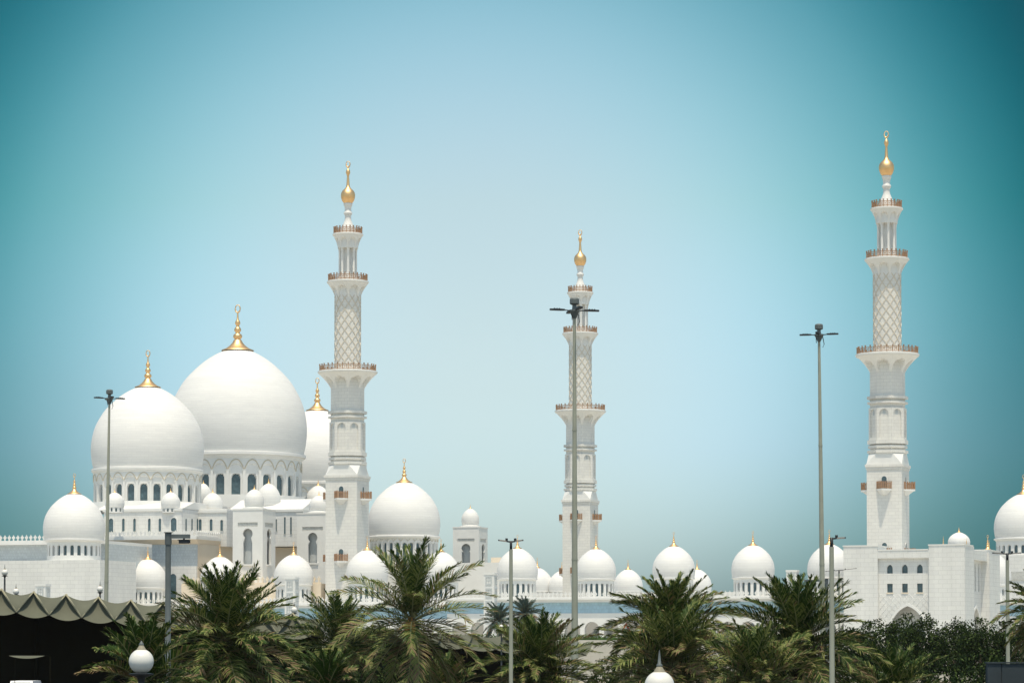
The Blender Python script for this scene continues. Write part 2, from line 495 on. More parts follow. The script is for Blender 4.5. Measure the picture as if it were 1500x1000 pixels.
# ------------------------------------------------------------------ minarets
def octo(af, rot=pi/8):
    r = af/2/cos(pi/8)
    return [(r*cos(rot+k*pi/4), r*sin(rot+k*pi/4)) for k in range(8)]
def railing_mb(poly_pts, h, nper, post=.16):
    """copper railing along a closed polyline"""
    b = MB(); n = len(poly_pts)
    for i in range(n):
        p = Vector((*poly_pts[i],0)); q = Vector((*poly_pts[(i+1)%n],0))
        d = q-p; L = d.length; d /= L; nn = Vector((d.y,-d.x,0))
        ang = atan2(d.y,d.x)
        R = Matrix.Translation(p) @ Matrix.Rotation(ang,4,'Z')
        b.M = R
        b.box(0,L,-.05,.05,h*.10,h*.20); b.box(0,L,-.05,.05,h*.74,h*.83)
        for k in range(nper):
            c = L*k/nper
            b.box(c-post/2,c+post/2,-post/2,post/2,0,h)
            b.box(c-post*.8,c+post*.8,-post*.8,post*.8,h,h*1.10)
            c2 = L*(k+.5)/nper; w = L/nper
            b.box(c2-w*.22,c2-w*.14,-.03,.03,h*.2,h*.74); b.box(c2+w*.14,c2+w*.22,-.03,.03,h*.2,h*.74)
            b.box(c2-w*.14,c2+w*.14,-.03,.03,h*.42,h*.52)
    b.M = None
    return b
DR = 540.0
KR = mpp(DR)
def zr(py): return zat(py, DR) - TERZ
def make_minaret():
    t = thing('minaret', '', 'minaret')
    A = 52*KR                                   # side of the square stage = octagon across flats
    a = A/2
    # square stage
    b = MB()
    zs1 = zr(681)
    b.box(-a,a,-a,a,0,zs1-.5)
    e = .28
    b.box(-a-e,a+e,-a-e,a+e,zs1-.5,zs1)
    b.box(-a-e*.5,a+e*.5,-a-e*.5,a+e*.5,zs1-.95,zs1-.5)
    b.build('square_shaft', M['tower'], t)
    # broached transition to the octagon
    b = MB(); z0 = zs1; z1 = zr(663)
    o8 = octo(A-.1)
    sq = [(a,a*.414),(a*.414,a),(-a*.414,a),(-a,a*.414),(-a,-a*.414),(-a*.414,-a),(a*.414,-a),(a,-a*.414)]
    E = a+.05
    base = [(E,E),(-E,E),(-E,-E),(E,-E)]
    vs = [(x,y,z1) for x,y in o8] + [(x,y,z0) for x,y in base]
    # octagon vertex order: 22.5, 67.5, 112.5 ...
    fs = [(0,8,1),(2,9,3),(4,10,5),(6,11,7),(1,8,9,2),(3,9,10,4),(5,10,11,6),(7,11,8,0),(7,6,5,4,3,2,1,0)]
    b.add(vs, fs); b.build('broach', M['plain'], t)
    # octagonal stage with mouldings
    b = MB(); zt = zr(523)
    b.prism(octo(A-.5), z1, zt)
    def band(py, hpx, out):
        b.prism(octo(A+out), zr(py+hpx), zr(py))
    band(660,4,.55); band(653,4,.25); band(645,6,.5); band(589,3,.5); band(581,4,.6)
    # corner pilasters and arched panels between the bands
    zp0, zp1 = zr(645), zr(598)
    for k in range(8):
        b.M = Matrix.Rotation(k*pi/4,4,'Z')
        w = A*.414/2
        # plates facing -Y at y=-(A/2)
        outer = [(-w+.02,zp0),(w-.02,zp0),(w-.02,zp1),(-w+.02,zp1)]
        holes = [[(x+c,z+zp0+.5) for x,z in arch_out(w*1.25,(zp1-zp0)-.8,'round',8)] for c in (0,)]
        b.plate(outer, holes, .26, (0,-A/2,0), (1,0,0), (0,1,0))
    b.M = None
    b.build('octagonal_shaft', M['tower'], t)
    for k in range(8):
        o = [(x,z) for x,z in arch_out(A*.414*.2,1.15,'round',8)]
        w = MB(); w.add([(x,-A/2+.235,zr(609)+z) for x,z in o],[tuple(range(len(o)))])
        ob = w.build('window', M['niche'], t); ob.rotation_euler = (0,0,k*pi/4)
    # lowest flared corbel: eight arched niches
    def corbel(name, rs, rt, zb, ztp, narch, rot, slab_t, nseg=20, ex=.55, poly=None):
        b = MB()
        step = 2*pi/narch
        fr = [-.5,-.42,-.405,-.395] + [-.39+.78*k/12 for k in range(13)] + [.395,.405,.42]
        ths = [rot+(i+q)*step for i in range(narch) for q in fr]
        zs = [zb + (ztp-zb)*k/18 for k in range(19)]
        def rf(an, z):
            tt = (z-zb)/(ztp-zb)
            q = ((an-rot)/step+.5)%1-.5
            if poly: s8 = cos(pi/8)/cos(((an-pi/8) % (pi/4)) - pi/8)
            else: s8 = 1.0
            rb = rs*(s8 if poly else 1)
            r = rb + (rt-rs)*(tt**1.6)
            # arch opening: pointed, top at 80 %
            if tt < .80:
                lim = .39 if tt < .35 else .39*sqrt(max(0,1-((tt-.35)/.45)**2))
                if abs(q) < lim:
                    r = min(r, rb + .03 + (rt-rs)*max(0,tt-.55)*.35)
            return r
        b.field(rf, ths, zs)
        nn = 64
        prof = [(rt-.2,ztp-.02),(rt+.03,ztp),(rt+.10,ztp+slab_t*.35),(rt+.22,ztp+slab_t*.4),(rt+.22,ztp+slab_t*.9),(rt+.15,ztp+slab_t),(.3,ztp+slab_t)]
        b.lathe(prof, nn, smooth=False)
        o = b.build(name, M['plain'], t)
        return o
    K = KR
    r_oct = A/2
    cb1 = corbel('balcony', r_oct-.2, 45*K, zr(552), zr(523), 8, pi/8*0, 4*K, poly=True)
    rp = [(44.3*K*cos(k*pi/8+pi/16), 44.3*K*sin(k*pi/8+pi/16)) for k in range(16)]
    railing_mb(rp, 9.6*K, 2).build('railing', M['copper'], cb1, (0,0,zr(519)))
    # lattice shaft
    b = MB(); r2 = 20.2*K
    b.lathe([(r2,zr(519)),(r2,zr(404)),(r2,zr(383))], 48)
    b.lathe([(r2+.22,zr(519)),(r2+.22,zr(514)),(r2+.05,zr(513))], 48, smooth=False)
    lat = b.build('lattice_shaft', M['tower'], t)
    b = MB(); zb, ztp = zr(513), zr(402); hgt = ztp-zb
    pitch = 20.2*2*pi/11*1.42*K*11      # height climbed in one turn
    for hand in (1,-1):
        for k in range(11):
            n = 46; vs = []; fs = []
            for i in range(n+1):
                z = zb + hgt*i/n
                an = 2*pi*k/11 + hand*2*pi*(hgt*i/n)/pitch
                for da in (-.036,.036):
                    for rr in (r2-.02, r2+.085):
                        vs.append((rr*cos(an+da), rr*sin(an+da), z))
            for i in range(n):
                o = 4*i
                fs += [(o+1,o+3,o+7,o+5),(o,o+1,o+5,o+4),(o+3,o+2,o+6,o+7)]
            b.add(vs, fs)
    b.build('lattice', M['inlay'], lat)
    cb2 = corbel('balcony', r2, 31*K, zr(405), zr(383), 8, 0, 4*K)
    rp = [(30.2*K*cos(k*pi/7), 30.2*K*sin(k*pi/7)) for k in range(14)]
    railing_mb(rp, 10*K, 2).build('railing', M['copper'], cb2, (0,0,zr(379)))
    # lantern: core and ring of eight columns
    b = MB()
    b.lathe([(7.5*K,zr(379)),(7.5*K,zr(320))], 24)
    for k in range(8):
        an = pi/8 + k*pi/4
        c = (12.6*K*cos(an), 12.6*K*sin(an), 0)
        b.lathe([(2.6*K,zr(379)),(2.6*K,zr(375)),(1.9*K,zr(373)),(1.75*K,zr(335)),(2.1*K,zr(332)),(2.8*K,zr(327)),(2.8*K,zr(324))], 12, c)
    b.lathe([(15.3*K,zr(379)),(15.3*K,zr(376)),(7*K,zr(376))],32,smooth=False)
    b.build('lantern_columns', M['plain'], t)
    cb3 = corbel('balcony', 15.8*K, 22.3*K, zr(328), zr(309), 8, 0, 3.6*K)
    b = MB(); b.lathe([(5*K,zr(328)+.01),(15.8*K,zr(328)+.01)],32,smooth=False); b.build('soffit', M['plain'], cb3)
    rp = [(22*K*cos(k*pi/6), 22*K*sin(k*pi/6)) for k in range(12)]
    railing_mb(rp, 10*K, 2).build('railing', M['copper'], cb3, (0,0,zr(305.4)))
    # neck and gold bulb
    b = MB()
    pr = [(13,305.4),(12,300),(9.5,294),(6.8,288),(5.2,284),(4.8,278),(5.2,276),(6.6,274.5),(6.8,273),(6.4,271.6),(5.2,270),(5.1,266),(5.6,263),(6.9,260.5),(7.1,258),(5.5,257)]
    b.lathe([(r*K,zr(y)) for r,y in pr], 24); b.build('neck', M['plain'], t)
    b = MB()
    pr = [(6,258.5),(9.2,254),(10.9,249),(11.2,245),(10.6,241.5),(8.6,238.2),(5.6,235.4),(3.5,233),(2.6,229.5),(2.1,222),(1.8,218.5),(1.7,217),(1.7,215),(2.4,213),(3.4,210),(3.2,207.5),(2.0,205),(1.1,203.5),(.8,202.5)]
    b.lathe([(r*K,zr(y)) for r,y in pr], 24)
    pts=[]; rad=[]
    for k in range(19):
        an = -pi/2+(k-9)/9*pi*.985
        pts.append((3.2*K*cos(an),0,zr(197)+4.6*K*sin(an))); rad.append(K*(.5+.8*(1-abs(k-9)/9)))
    b.tube(pts, rad, 6)
    b.build('gold_bulb', M['gold'], t)
    # small balconies, two storeys, four faces
    bw = 11*K; bd = 1.85
    outl = [(-bw,0),(-bw,-.22),(-bw*.12,-bd),(bw*.12,-bd),(bw,-.22),(bw,0)]
    for lev in (717, 814):
        for k in range(4):
            b = MB(); z = zr(lev)
            b.prism(outl, z-.35, z)
            tip = [(x*.35, y*.25) for x,y in outl]
            b.prism(tip, z-1.15, z-.35, [(x*.86,y*.86) for x,y in outl])
            o = b.build('wall_balcony', M['plain'], t, None)
            R = Matrix.Rotation(k*pi/2,4,'Z') @ Matrix.Translation((0,-a,0))
            o.rotation_euler = (0,0,k*pi/2); o.location = R @ Vector((0,0,0))
            rb = MB()
            pts = [(x*.95,y*.95) for x,y in outl]
            for i in range(5):
                p = Vector((*pts[i],z)); q = Vector((*pts[i+1],z)); d = q-p; L = d.length
                rb.M = Matrix.Translation(p) @ Matrix.Rotation(atan2(d.y,d.x),4,'Z')
                rb.box(0,L,-.05,.05,.12,.24); rb.box(0,L,-.05,.05,1.05,1.17)
                npst = max(1,int(round(L/.55)))
                for j in range(npst+1):
                    c = L*j/npst; rb.box(c-.07,c+.07,-.07,.07,0,1.45)
                for j in range(npst*2):
                    c = L*(j+.5)/(npst*2); rb.box(c-.035,c+.035,-.03,.03,.2,1.1)
            rb.M = None
            rb.build('railing', M['copper'], o)
            dmb = MB(); ol = arch_out(7.4*K, 18.5*K, 'round', 8)
            dmb.add([(x,-.03,z+q) for x,q in ol],[tuple(range(len(ol)))])
            dmb.build('door', M['glass'], o)
            fmb = MB(); ol2 = arch_out(9.4*K, 19.6*K, 'round', 8)
            fmb.plate(ol2, [[(x,q+.02) for x,q in ol]], .08, (0,-.08,z), (1,0,0), (0,1,0))
            fmb.build('frame', M['plain'], o)
    return t
mina = make_minaret()
MIN = [(1301.2, 800, DR, 'nearest tall white minaret, at right, rising behind the gatehouse'),
       (508.6, 850, 573.5, 'tall white minaret beside the great domes, rising from the left wing'),
       (850.3, 850, 668, 'farthest and palest white minaret, rising behind the tall mast at centre')]
for i, (px, py, D, lab) in enumerate(MIN):
    o = mina if i == 0 else copy_tree(mina)
    p = at(px, py, D); o.location = (p.x, p.y, TERZ); o.rotation_euler = (0,0,-PSI - (.03 if i == 0 else 0))
    o['label'] = lab; o['group'] = 'minarets of the mosque'

# ------------------------------------------------------------------ arcade with its row of domes
AL = radians(17)
Pa = at(873, 850, 552)
FA = Frame((Pa.x, Pa.y, TERZ), AL)
def arcade_z(py, px, y=0):
    x = FA.xpx(px, y)
    return FA.z(py, x, y)
def arcade(label, px0, px1, wall_top_px, ref_px, dome_list, zoff, group=None, arches=True, name='arcade'):
    t = thing(name, label, 'arcade', FA.O, -AL)
    yw = -6.0                                    # front wall in front of the dome axis
    x0, x1 = FA.xpx(px0, yw), FA.xpx(px1, yw)
    zz = lambda py: FA.z(py, FA.xpx(ref_px, yw), yw)
    ztop = zz(wall_top_px)
    zb1 = zz(wall_top_px+6); zb2 = zz(wall_top_px+22)
    # wall with arched openings
    b = MB()
    ow = 2.95; stp = 3.85
    n = int((x1-x0-1)/stp); off = (x1-x0-n*stp)/2
    zt = zz(wall_top_px+35); ht = zt
    holes = []
    if arches:
        for i in range(n):
            c = x0+off+(i+.5)*stp
            holes.append([(c+p, q+.05) for p,q in arch_out(ow, ht, 'key2' if False else 'round', 14)])
        # split the wall into bays so the triangulation stays tidy
        for i in range(n):
            xa = x0 if i == 0 else x0+off+i*stp
            xb = x1 if i == n-1 else x0+off+(i+1)*stp
            b.plate([(xa,0),(xb,0),(xb,zb2),(xa,zb2)], [holes[i]], 1.3, (0,yw,0))
    else:
        b.box(x0,x1,yw,yw+1.3,0,zb2)
    b.box(x0,x1,yw+13,yw+13.6,0,zb2)             # sunlit wall beyond the walk
    for i in range(0,n,1):                       # piers between walk bays
        if i % 3 == 2: b.box(x0+off+i*stp-.25, x0+off+i*stp+.25, yw+3.0, yw+7.5, 0, zb2)
    b.build('wall', M['plain'], t)
    b = MB(); b.box(x0,x1,yw+.12,yw+10.4,zb2,zb1); b.build('shadow_band', M['shadow_blue'], t)  # band coloured as the shadow the cornice casts
    b = MB()
    b.box(x0,x1,yw-.62,yw+10.4,zb1,zz(wall_top_px+2.5)); b.box(x0-.05,x1+.05,yw-.95,yw+10.45,zz(wall_top_px+2.5),ztop)
    b.build('cornice', M['plain'], t)
    b = MB(); crest(b, x0, x1, yw-.5, ztop, zz(wall_top_px-10)-ztop, .85, th=.2)
    b.build('balustrade', M['plain'], t)
    for (px, Rpx, pyb, yloc) in dome_list:
        x = FA.xpx(px, yloc)
        P = FA.O + FA.u*x + FA.v*yloc
        R = Rpx*mpp(P.y)
        zb = zat(pyb, P.y) - TERZ
        add_dome(t, R, (x,yloc,zb), 48)
        rim = zb - .02*R
        drum(t, R*.90, ztop-.3-.01*px*0, rim, 20, .5, ztop+ (rim-ztop)*.12, ztop+(rim-ztop)*.78, -pi/2, (x,yloc,0), depth=.45, arches=False, a_span=1.45, cornice=R*.07, base_ledge=False)
    return t
arcade('long white arcade with round arches, painted blue shadow band and domes, from centre to the gatehouse', 655, 1262, 875.5, 873,
       [(758,30,848,0),(873,29.5,848,0),(987,31.5,847,0),(1103,31.7,846,0),(1215,32.5,846,0)], 0)
FA0 = FA
Pr = at(1447, 850, 604); FA = Frame((Pr.x, Pr.y, TERZ), AL)
arcade('short piece of white arcade with one dome between the gatehouse and the right edge', 1425, 1580, 880, 1470, [(1447,34,857,0)], 0)
FA = FA0
arcade('left stretch of white arcade with domes below the prayer hall, beside the minaret foot', 128, 655, 884.5, 400,
       [(216.5,28,861,0),(322,28.5,858,0),(430,29,856,0),(538,31,852,0),(646,28,850,0)], 0)
# a second, farther arcade across the courtyard
Pf = at(900, 850, 770)
FF = Frame((Pf.x, Pf.y, TERZ), AL)
t = thing('arcade', 'far white arcade across the courtyard, only its domes show behind the near row', 'arcade', FF.O, -AL)
b = MB(); b.box(-40,75,-5,6,0,FF.z(868,0,0)); b.build('wall', M['wall'], t)
for px, Rpx, pyb, pyt in [(787,23,866,832),(823,20,866,834),(920,21.5,866,832),(1021,21.5,866,832)]:
    x = FF.xpx(px, 0); P = FF.O+FF.u*x; R = Rpx*mpp(P.y); zb = zat(pyb,P.y)-TERZ
    add_dome(t, R, (x,0,zb), 40)
    b = MB(); b.lathe([(R*.9,FF.z(870,x,0)),(R*.9,zb+.05)],40); b.build('drum', M['plain'], t, (x,0,0))

# ------------------------------------------------------------------ prayer hall (great domes)
DA, DB, DC = 612.0, 662.0, 706.0
P0 = at(216, 740, DA)
FH = Frame((P0.x, P0.y, TERZ), PSI)
hall = thing('prayer_hall', 'huge white prayer hall with three great domes and gold finials at left', 'mosque', FH.O, -PSI)
def hz(py, D): return zat(py, D) - TERZ
def great(px, pybase, Rpx, D, drum_r, pyd1, nwin, wpx0, wpx1, phase_px, H):
    P = at(px, pybase, D); L = FH.loc(P)
    R = Rpx*mpp(D); zb = P.z - TERZ
    add_dome(hall, R, (L.x,L.y,zb), 96, H=H)
    Rw = drum_r*mpp(D)
    ph = -pi/2 + PSI + math.asin((phase_px)/drum_r)
    drum(hall, Rw, hz(pyd1,D), zb-.02*R, nwin, .55, hz(wpx1,D-Rw), hz(wpx0,D-Rw), ph, (L.x,L.y,0), depth=.95, facing=-pi/2+PSI, a_span=1.6, cornice=R*.035)
    return L, R
LA, RA = great(216, 689, 82.5, DA, 78.5, 740, 25, 707.5, 733.5, 4.8, 1.527)
LB, RB = great(347.5, 669, 102, DB, 94.5, 734, 25, 693, 725, 7.4, 1.578)
LC, RC = great(464.5, 710.5, 72.5, DC, 68, 770, 22, 728, 760, 3, 1.56)
hx = lambda px, y, py=780: FH.xpx(px, y, py)
def tier(name, pxl, pxr, y, pyt, pyb, depth, m='wall', Dt=None, lenx=None):
    """a block of the hall: front face between two pixel columns on local plane y"""
    x0 = hx(pxl,y); x1 = hx(pxr,y) if lenx is None else x0+lenx
    b = MB(); zt = FH.z(pyt,(x0+x1)/2,y); zb = FH.z(pyb,(x0+x1)/2,y) if pyb else 0
    b.box(x0,x1,y,y+depth,zb,zt)
    o = b.build(name, M[m], hall)
    return x0, x1, zb, zt
def row_windows(y, specs, xd=(1,0,0)):
    for pxc, wpx, py0, py1 in specs:
        x = hx(pxc,y); D = (FH.O+FH.u*x+FH.v*y).y
        z0 = FH.z(py1,x,y); h = FH.z(py0,x,y)-z0
        ol = arch_out(wpx*mpp(D)*1.02, h, 'round', 8)
        pane(hall, ol, (x,y-.03,z0), (1,0,0))
        fr = MB(); w = wpx*mpp(D)
        fr.plate([(p*1.35,q+ (0 if q<.01 else .25)) for p,q in ol], [[(p,q+.02) for p,q in ol]], .14, (x,y-.16,z0))
        fr.build('window_frame', M['plain'], hall)
yA = -RA*1.02 - 3.5
# bright sloping apron that carries drum A, and the upper tier below it
x0,x1,zb,zt = tier('wall', 152, 266, yA, 745, 800, 11)
b = MB(); zz1 = FH.z(737.5,0,yA+6)
b.add([(x0-2,yA+.3,zt),(x1+.1,yA+.3,zt),(x1+.1,yA+6,zz1),(x0-2,yA+6,zz1),(x0-2,yA+26,zz1),(x1+.1,yA+26,zz1),(x1+.1,yA+26,zt)],[(0,1,2,3),(3,2,5,4),(1,6,5,2)])
b.box(x0-.15,x1+.15,yA-.25,yA+.3,zt-.5,zt+.02)
b.build('roof_apron', M['plain'], hall)
row_windows(yA, [(163,7,759,779),(181,4.2,759,778),(197.3,4.2,759,778),(219,4.2,759,778),(234.5,4.2,759,778),(254.7,9,758,778)])
# narrow windows on the right-hand return
xr = x1
for yy in (yA+2.2, yA+5.2, yA+8.0):
    P = FH.O+FH.u*xr+FH.v*yy; z0 = FH.z(777,xr,yy); h = FH.z(759,xr,yy)-z0
    pane(hall, arch_out(.7,h,'round',8), (xr+.03,yy,z0), (0,1,0))
yB = yA+8.5
x0b,x1b,zb,ztb = tier('wall', 285, 332, yB, 747, 800, 10)
b = MB(); b.box(x0b-.1,x1b+.15,yB-.22,yB+.3,ztb-.5,ztb+.02); b.box(x0b-3,x1b-.2,yB+.4,yB+9,ztb-1,ztb+.3); b.build('parapet', M['plain'], hall)
row_windows(yB, [(293.5,4.6,760,777),(309.5,4.6,760,777),(325,4.2,761,777)])
yC = yB+10
x0c,x1c,zb,ztc = tier('wall', 325, 445, yC, 747, 800, 30)
row_windows(yC, [(349,4,760,776),(417.5,2.6,757,782),(426.5,2.6,757,782),(405,2.0,760,778)])
b = MB(); b.box(hx(332,yC),hx(444,yC),yC-.25,yC+.25,ztc-.4,ztc+.1)
za = FH.z(730.5,hx(430,yC+7),yC+7)
xl_, xr_ = hx(332,yC), hx(441,yC)
b.add([(xl_,yC+.26,ztc),(xr_,yC+.26,ztc),(xr_,yC+8,za),(xl_,yC+8,za),(xl_,yC+20,za),(xr_,yC+20,za),(xr_,yC+20,ztc)],[(0,1,2,3),(3,2,5,4),(1,6,5,2)])
b.build('parapet', M['plain'], hall)
b = MB(); b.box(hx(300,yC+6),hx(452,yC+6),yC+5,yC+40,0,ztc+1.0); b.box(LC.x-RC*1.05,LC.x+RC*1.0,LC.y-RC*1.1,LC.y+RC,0,ztc+.5); b.build('wall', M['wall'], hall)
b = MB(); b.lathe([(RB*1.0,ztc+1),(RB*.98,hz(729,DB))],64); b.build('drum_base', M['plain'], hall, (LB.x,LB.y,0))
b = MB(); b.lathe([(RC*1.02,ztc),(RC*1.0,hz(769,DC))],64); b.build('drum_base', M['plain'], hall, (LC.x,LC.y,0))
b = MB(); b.lathe([(RA*1.02,zt),(RA*.98,hz(737,DA))],64); b.build('drum_base', M['plain'], hall, (LA.x,LA.y,0))
# lower tier: crest, cornice, bounce-toned soffit, patterned band in shade colour, white base
yT = yA-3.0
xa = hx(120,yT); xb = hx(288,yT)
zc = lambda py: FH.z(py,(hx(240,yT)),yT)
b = MB(); b.box(xa,xb,yT,yT+26,0,zc(829)); b.box(xa,xb,yT+.6,yT+26,zc(829),zc(797)); o = b.build('wall', M['wall'], hall)
b = MB(); b.box(xa+.1,xb-.05,yT+.5,yT+.62,zc(829)+.02,zc(797)); b.build('shaded_mosaic_band', M['shade_mosaic'], hall)  # pattern plus painted shade below the cornice
b = MB(); b.add([(xa,yT+.45,zc(797)),(xb+.4,yT+.45,zc(797)),(xb+.45,yT-1.1,zc(790)),(xa,yT-1.1,zc(790))],[(0,1,2,3)])
b.add([(xb+.02,yT+.45,zc(797)),(xb+.02,yT+26,zc(797)),(xb+.45,yT+26,zc(790)),(xb+.45,yT-1.1,zc(790))],[(0,1,2,3)])
b.build('soffit', M['tan'], hall)  # tan colour stands in for light bounced onto the soffit
b = MB(); b.box(xa,xb+.5,yT-1.15,yT+27,zc(790),zc(786)); b.build('cornice', M['plain'], hall)
b = MB(); crest(b, xa, xb+1, yT-1.0, zc(786), zc(776.5)-zc(786), .95); crest(b, yT-1.0, yT+27, xb+.3, zc(786), zc(776.5)-zc(786), .95, along='y')
b.build('crest', M['plain'], hall)
ol = arch_out(9*mpp(590)*1.1, 36*mpp(590), 'round', 10)
pane(hall, ol, (hx(254,yT),yT-.03,zc(876)), (1,0,0))
# warm return wall to the right, its own cornice and crest
b = MB(); b.box(xb-.2,hx(345,yT+20),yT+20,yT+40,0,zc(797)); b.box(hx(400,yT+24),hx(445,yT+24),yT+24,yT+50,0,zc(797)); b.box(xb+.03,xb+.12,yT+.5,yT+20,0,zc(797)); b.build('wall', M['tan'], hall)
b = MB(); b.box(xb,hx(345,yT+18),yT+18.4,yT+41,zc(790),zc(786)); b.box(hx(400,yT+22),hx(450,yT+22),yT+22.4,yT+50,zc(796),zc(790)); b.build('cornice', M['plain'], hall)
b = MB(); crest(b, xb, hx(345,yT+18), yT+18.6, zc(786), zc(776)-zc(786), .95); crest(b, hx(400,yT+22), hx(450,yT+22), yT+22.6, zc(790), zc(781)-zc(790), .95); b.build('crest', M['tan'], hall)
# low cream terraces in front with crests
yL = yT-7
b = MB(); b.box(hx(266,yL),hx(470,yL),yL,yL+6.5,0,zc(857)); b.build('wall', M['tan'], hall)
b = MB(); crest(b, hx(266,yL), hx(470,yL), yL+.3, zc(857), zc(846)-zc(857), 1.0); b.build('crest', M['tan'], hall)
# turret domes on the roof
def turret(px, pytop, pybase, Rpx, D, pyfoot, nwin=12):
    P = at(px, pybase, D); L = FH.loc(P); R = Rpx*mpp(D); H = (zat(pytop,D)-P.z)/R*1.02
    d = add_dome(hall, R, (L.x,L.y,P.z-TERZ), 40, fs=.9, H=H, ring=False)
    zf = hz(pyfoot,D); zb = P.z-TERZ
    drum(hall, R*.92, zf, zb-.02*R, nwin, .42, zf+(zb-zf)*.2, zf+(zb-zf)*.78, -pi/2+.1, (L.x,L.y,0), depth=.25, arches=False, a_span=1.4, base_ledge=False, cornice=R*.05)
turret(168,721,742,14.3,DA-RA*.145-6-16, 751)
turret(250,720.5,743,14.2,594,751)
turret(311.5,721.5,744,15,606,752)
turret(298,708,735,12.5,640,748)
turret(393.5,708,739,17.5,612,749)
turret(466,711,742,19,668,756)
# the low dome and the wing at the far left
DL = 556.0
Pl = at(108.5, 791, DL); Ll = FH.loc(Pl); Rl = 45.2*mpp(DL)
add_dome(hall, Rl, (Ll.x,Ll.y,Pl.z-TERZ), 64)
drum(hall, Rl*.87, FH.z(820.2,Ll.x,Ll.y-Rl*.87-1.0), Pl.z-TERZ-.02*Rl, 24, .48, hz(814,DL), hz(799.5,DL), -pi/2+PSI+.08, (Ll.x,Ll.y,0), depth=.5, arches=False, facing=-pi/2+PSI, a_span=1.5, cornice=.55)
yW = Ll.y-Rl*.87-1.0
xw0 = hx(-60,yW); xw1 = hx(147,yW)
zw = lambda py: FH.z(py, hx(90,yW), yW)
b = MB(); b.box(xw0,xw1,yW,yW+16,0,zw(820)); b.build('wall', M['wall'], hall)
yW2 = yW+17
xv0 = hx(-80,yW2); xv1 = hx(160,yW2); zv = lambda py: FH.z(py, hx(90,yW2), yW2)
b = MB(); b.box(xv0,xv1,yW2,yW2+20,0,zv(797)); b.build('wall', M['shade_mosaic'], hall)  # whole wall takes the painted cornice shade
b = MB(); b.box(xv0,xv1,yW2-1.1,yW2+20,zv(797),zv(792.5)); b.build('cornice', M['plain'], hall)
b = MB(); crest(b, xv0, xv1, yW2-.9, zv(792.5), zv(782.5)-zv(792.5), .95); b.build('crest', M['plain'], hall)

# ------------------------------------------------------------------ keyhole pavilion towers
def pavilion(label, pxl, pxc, pxr, D, pyt, pyb, niche, frieze, domespec):
    """square tower; front face from pxl to pxc, right face to pxr"""
    O = at(pxl, pyt, D); fr = Frame((O.x,O.y,0), PSI)
    w = fr.xpx(pxc, 0, pyt)
    t = thing('pavilion_tower', label, 'tower', (O.x+fr.u.x*w/2+fr.v.x*w/2, O.y+fr.u.y*w/2+fr.v.y*w/2, TERZ), -PSI, 'keyhole pavilion towers')
    zt = O.z-TERZ; k = mpp(D)
    b = MB(); h = w/2
    zb = 0
    nz1, nz0 = zat(niche[2],D)-TERZ, zat(niche[3],D)-TERZ
    nw = niche[1]*k
    nc = (niche[0]-(pxl+pxc)/2)*k*1.05
    key = arch_out(nw, nz1-nz0, 'key', 10)
    f0, f1 = zat(frieze[1],D)-TERZ, zat(frieze[0],D)-TERZ
    fw = w*.33
    for q in range(4):
        b.M = Matrix.Rotation(q*pi/2,4,'Z')
        b.plate([(-h+.001,zb),(h-.5,zb),(h-.5,zt),(-h+.001,zt)], [[(x,z+nz0) for x,z in key], [(-fw,f0),(fw,f0),(fw,f1),(-fw,f1)]], .5, (0,-h,0))
    b.M = None
    b.box(-h+.55,h-.55,-h+.55,h-.55,zt-.6,zt-.02)
    b.box(-h-.1,h+.1,-h-.1,h+.1,zt,zt+.28)
    b.build('wall', M['plain'], t)
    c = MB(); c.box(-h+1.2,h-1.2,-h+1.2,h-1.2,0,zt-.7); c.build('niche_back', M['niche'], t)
    for q in range(4):
        fm = MB(); fm.box(-fw+.01,fw-.01,-h+.16,-h+.3,f0+.01,f1-.01); o = fm.build('frieze', M['frieze'], t); o.rotation_euler=(0,0,q*pi/2)
        sm_ = MB(); sm_.box(-nw*.62,nw*.62,-h-.25,-h+.1,nz0-.35,nz0-.03); o = sm_.build('sill', M['plain'], t); o.rotation_euler=(0,0,q*pi/2)
    if domespec:
        pytop, Rpx = domespec
        R = Rpx*k; Hm = zat(pytop,D)-TERZ-zt-.28
        add_dome(t, R, (0,0,zt+.28+R*.42), 40, ring=False, fs=.9, H=(Hm-R*.42)/R)
        b = MB(); b.lathe([(R*1.22,zt+.28),(R*1.22,zt+.28+R*.12),(R*1.0,zt+.28+R*.16),(R*.93,zt+.28+R*.22),(R*.93,zt+.28+R*.4),(R*.99,zt+.28+R*.46)],40,smooth=False); b.build('drum', M['plain'], t)
    return t
pavilion('keyhole pavilion tower left of the dome-side minaret, two small domes above it', 341, 385, 405.5, 583, 747, 850, (363.5,15.5,774,826), (765,771.5), (715,14.5))
pavilion('keyhole pavilion tower half hidden by the edge of the minaret beside the great domes', 435, 481, 503, 594, 753, 850, (457.5,15,780,824), (771.5,777.5), (724,14.7))
pavilion('lone keyhole pavilion tower with one small dome, right of the entrance dome', 663.5, 701.5, 717.5, 676, 773, 840, (684,14,796,824), (788.5,793.5), (743.5,13))

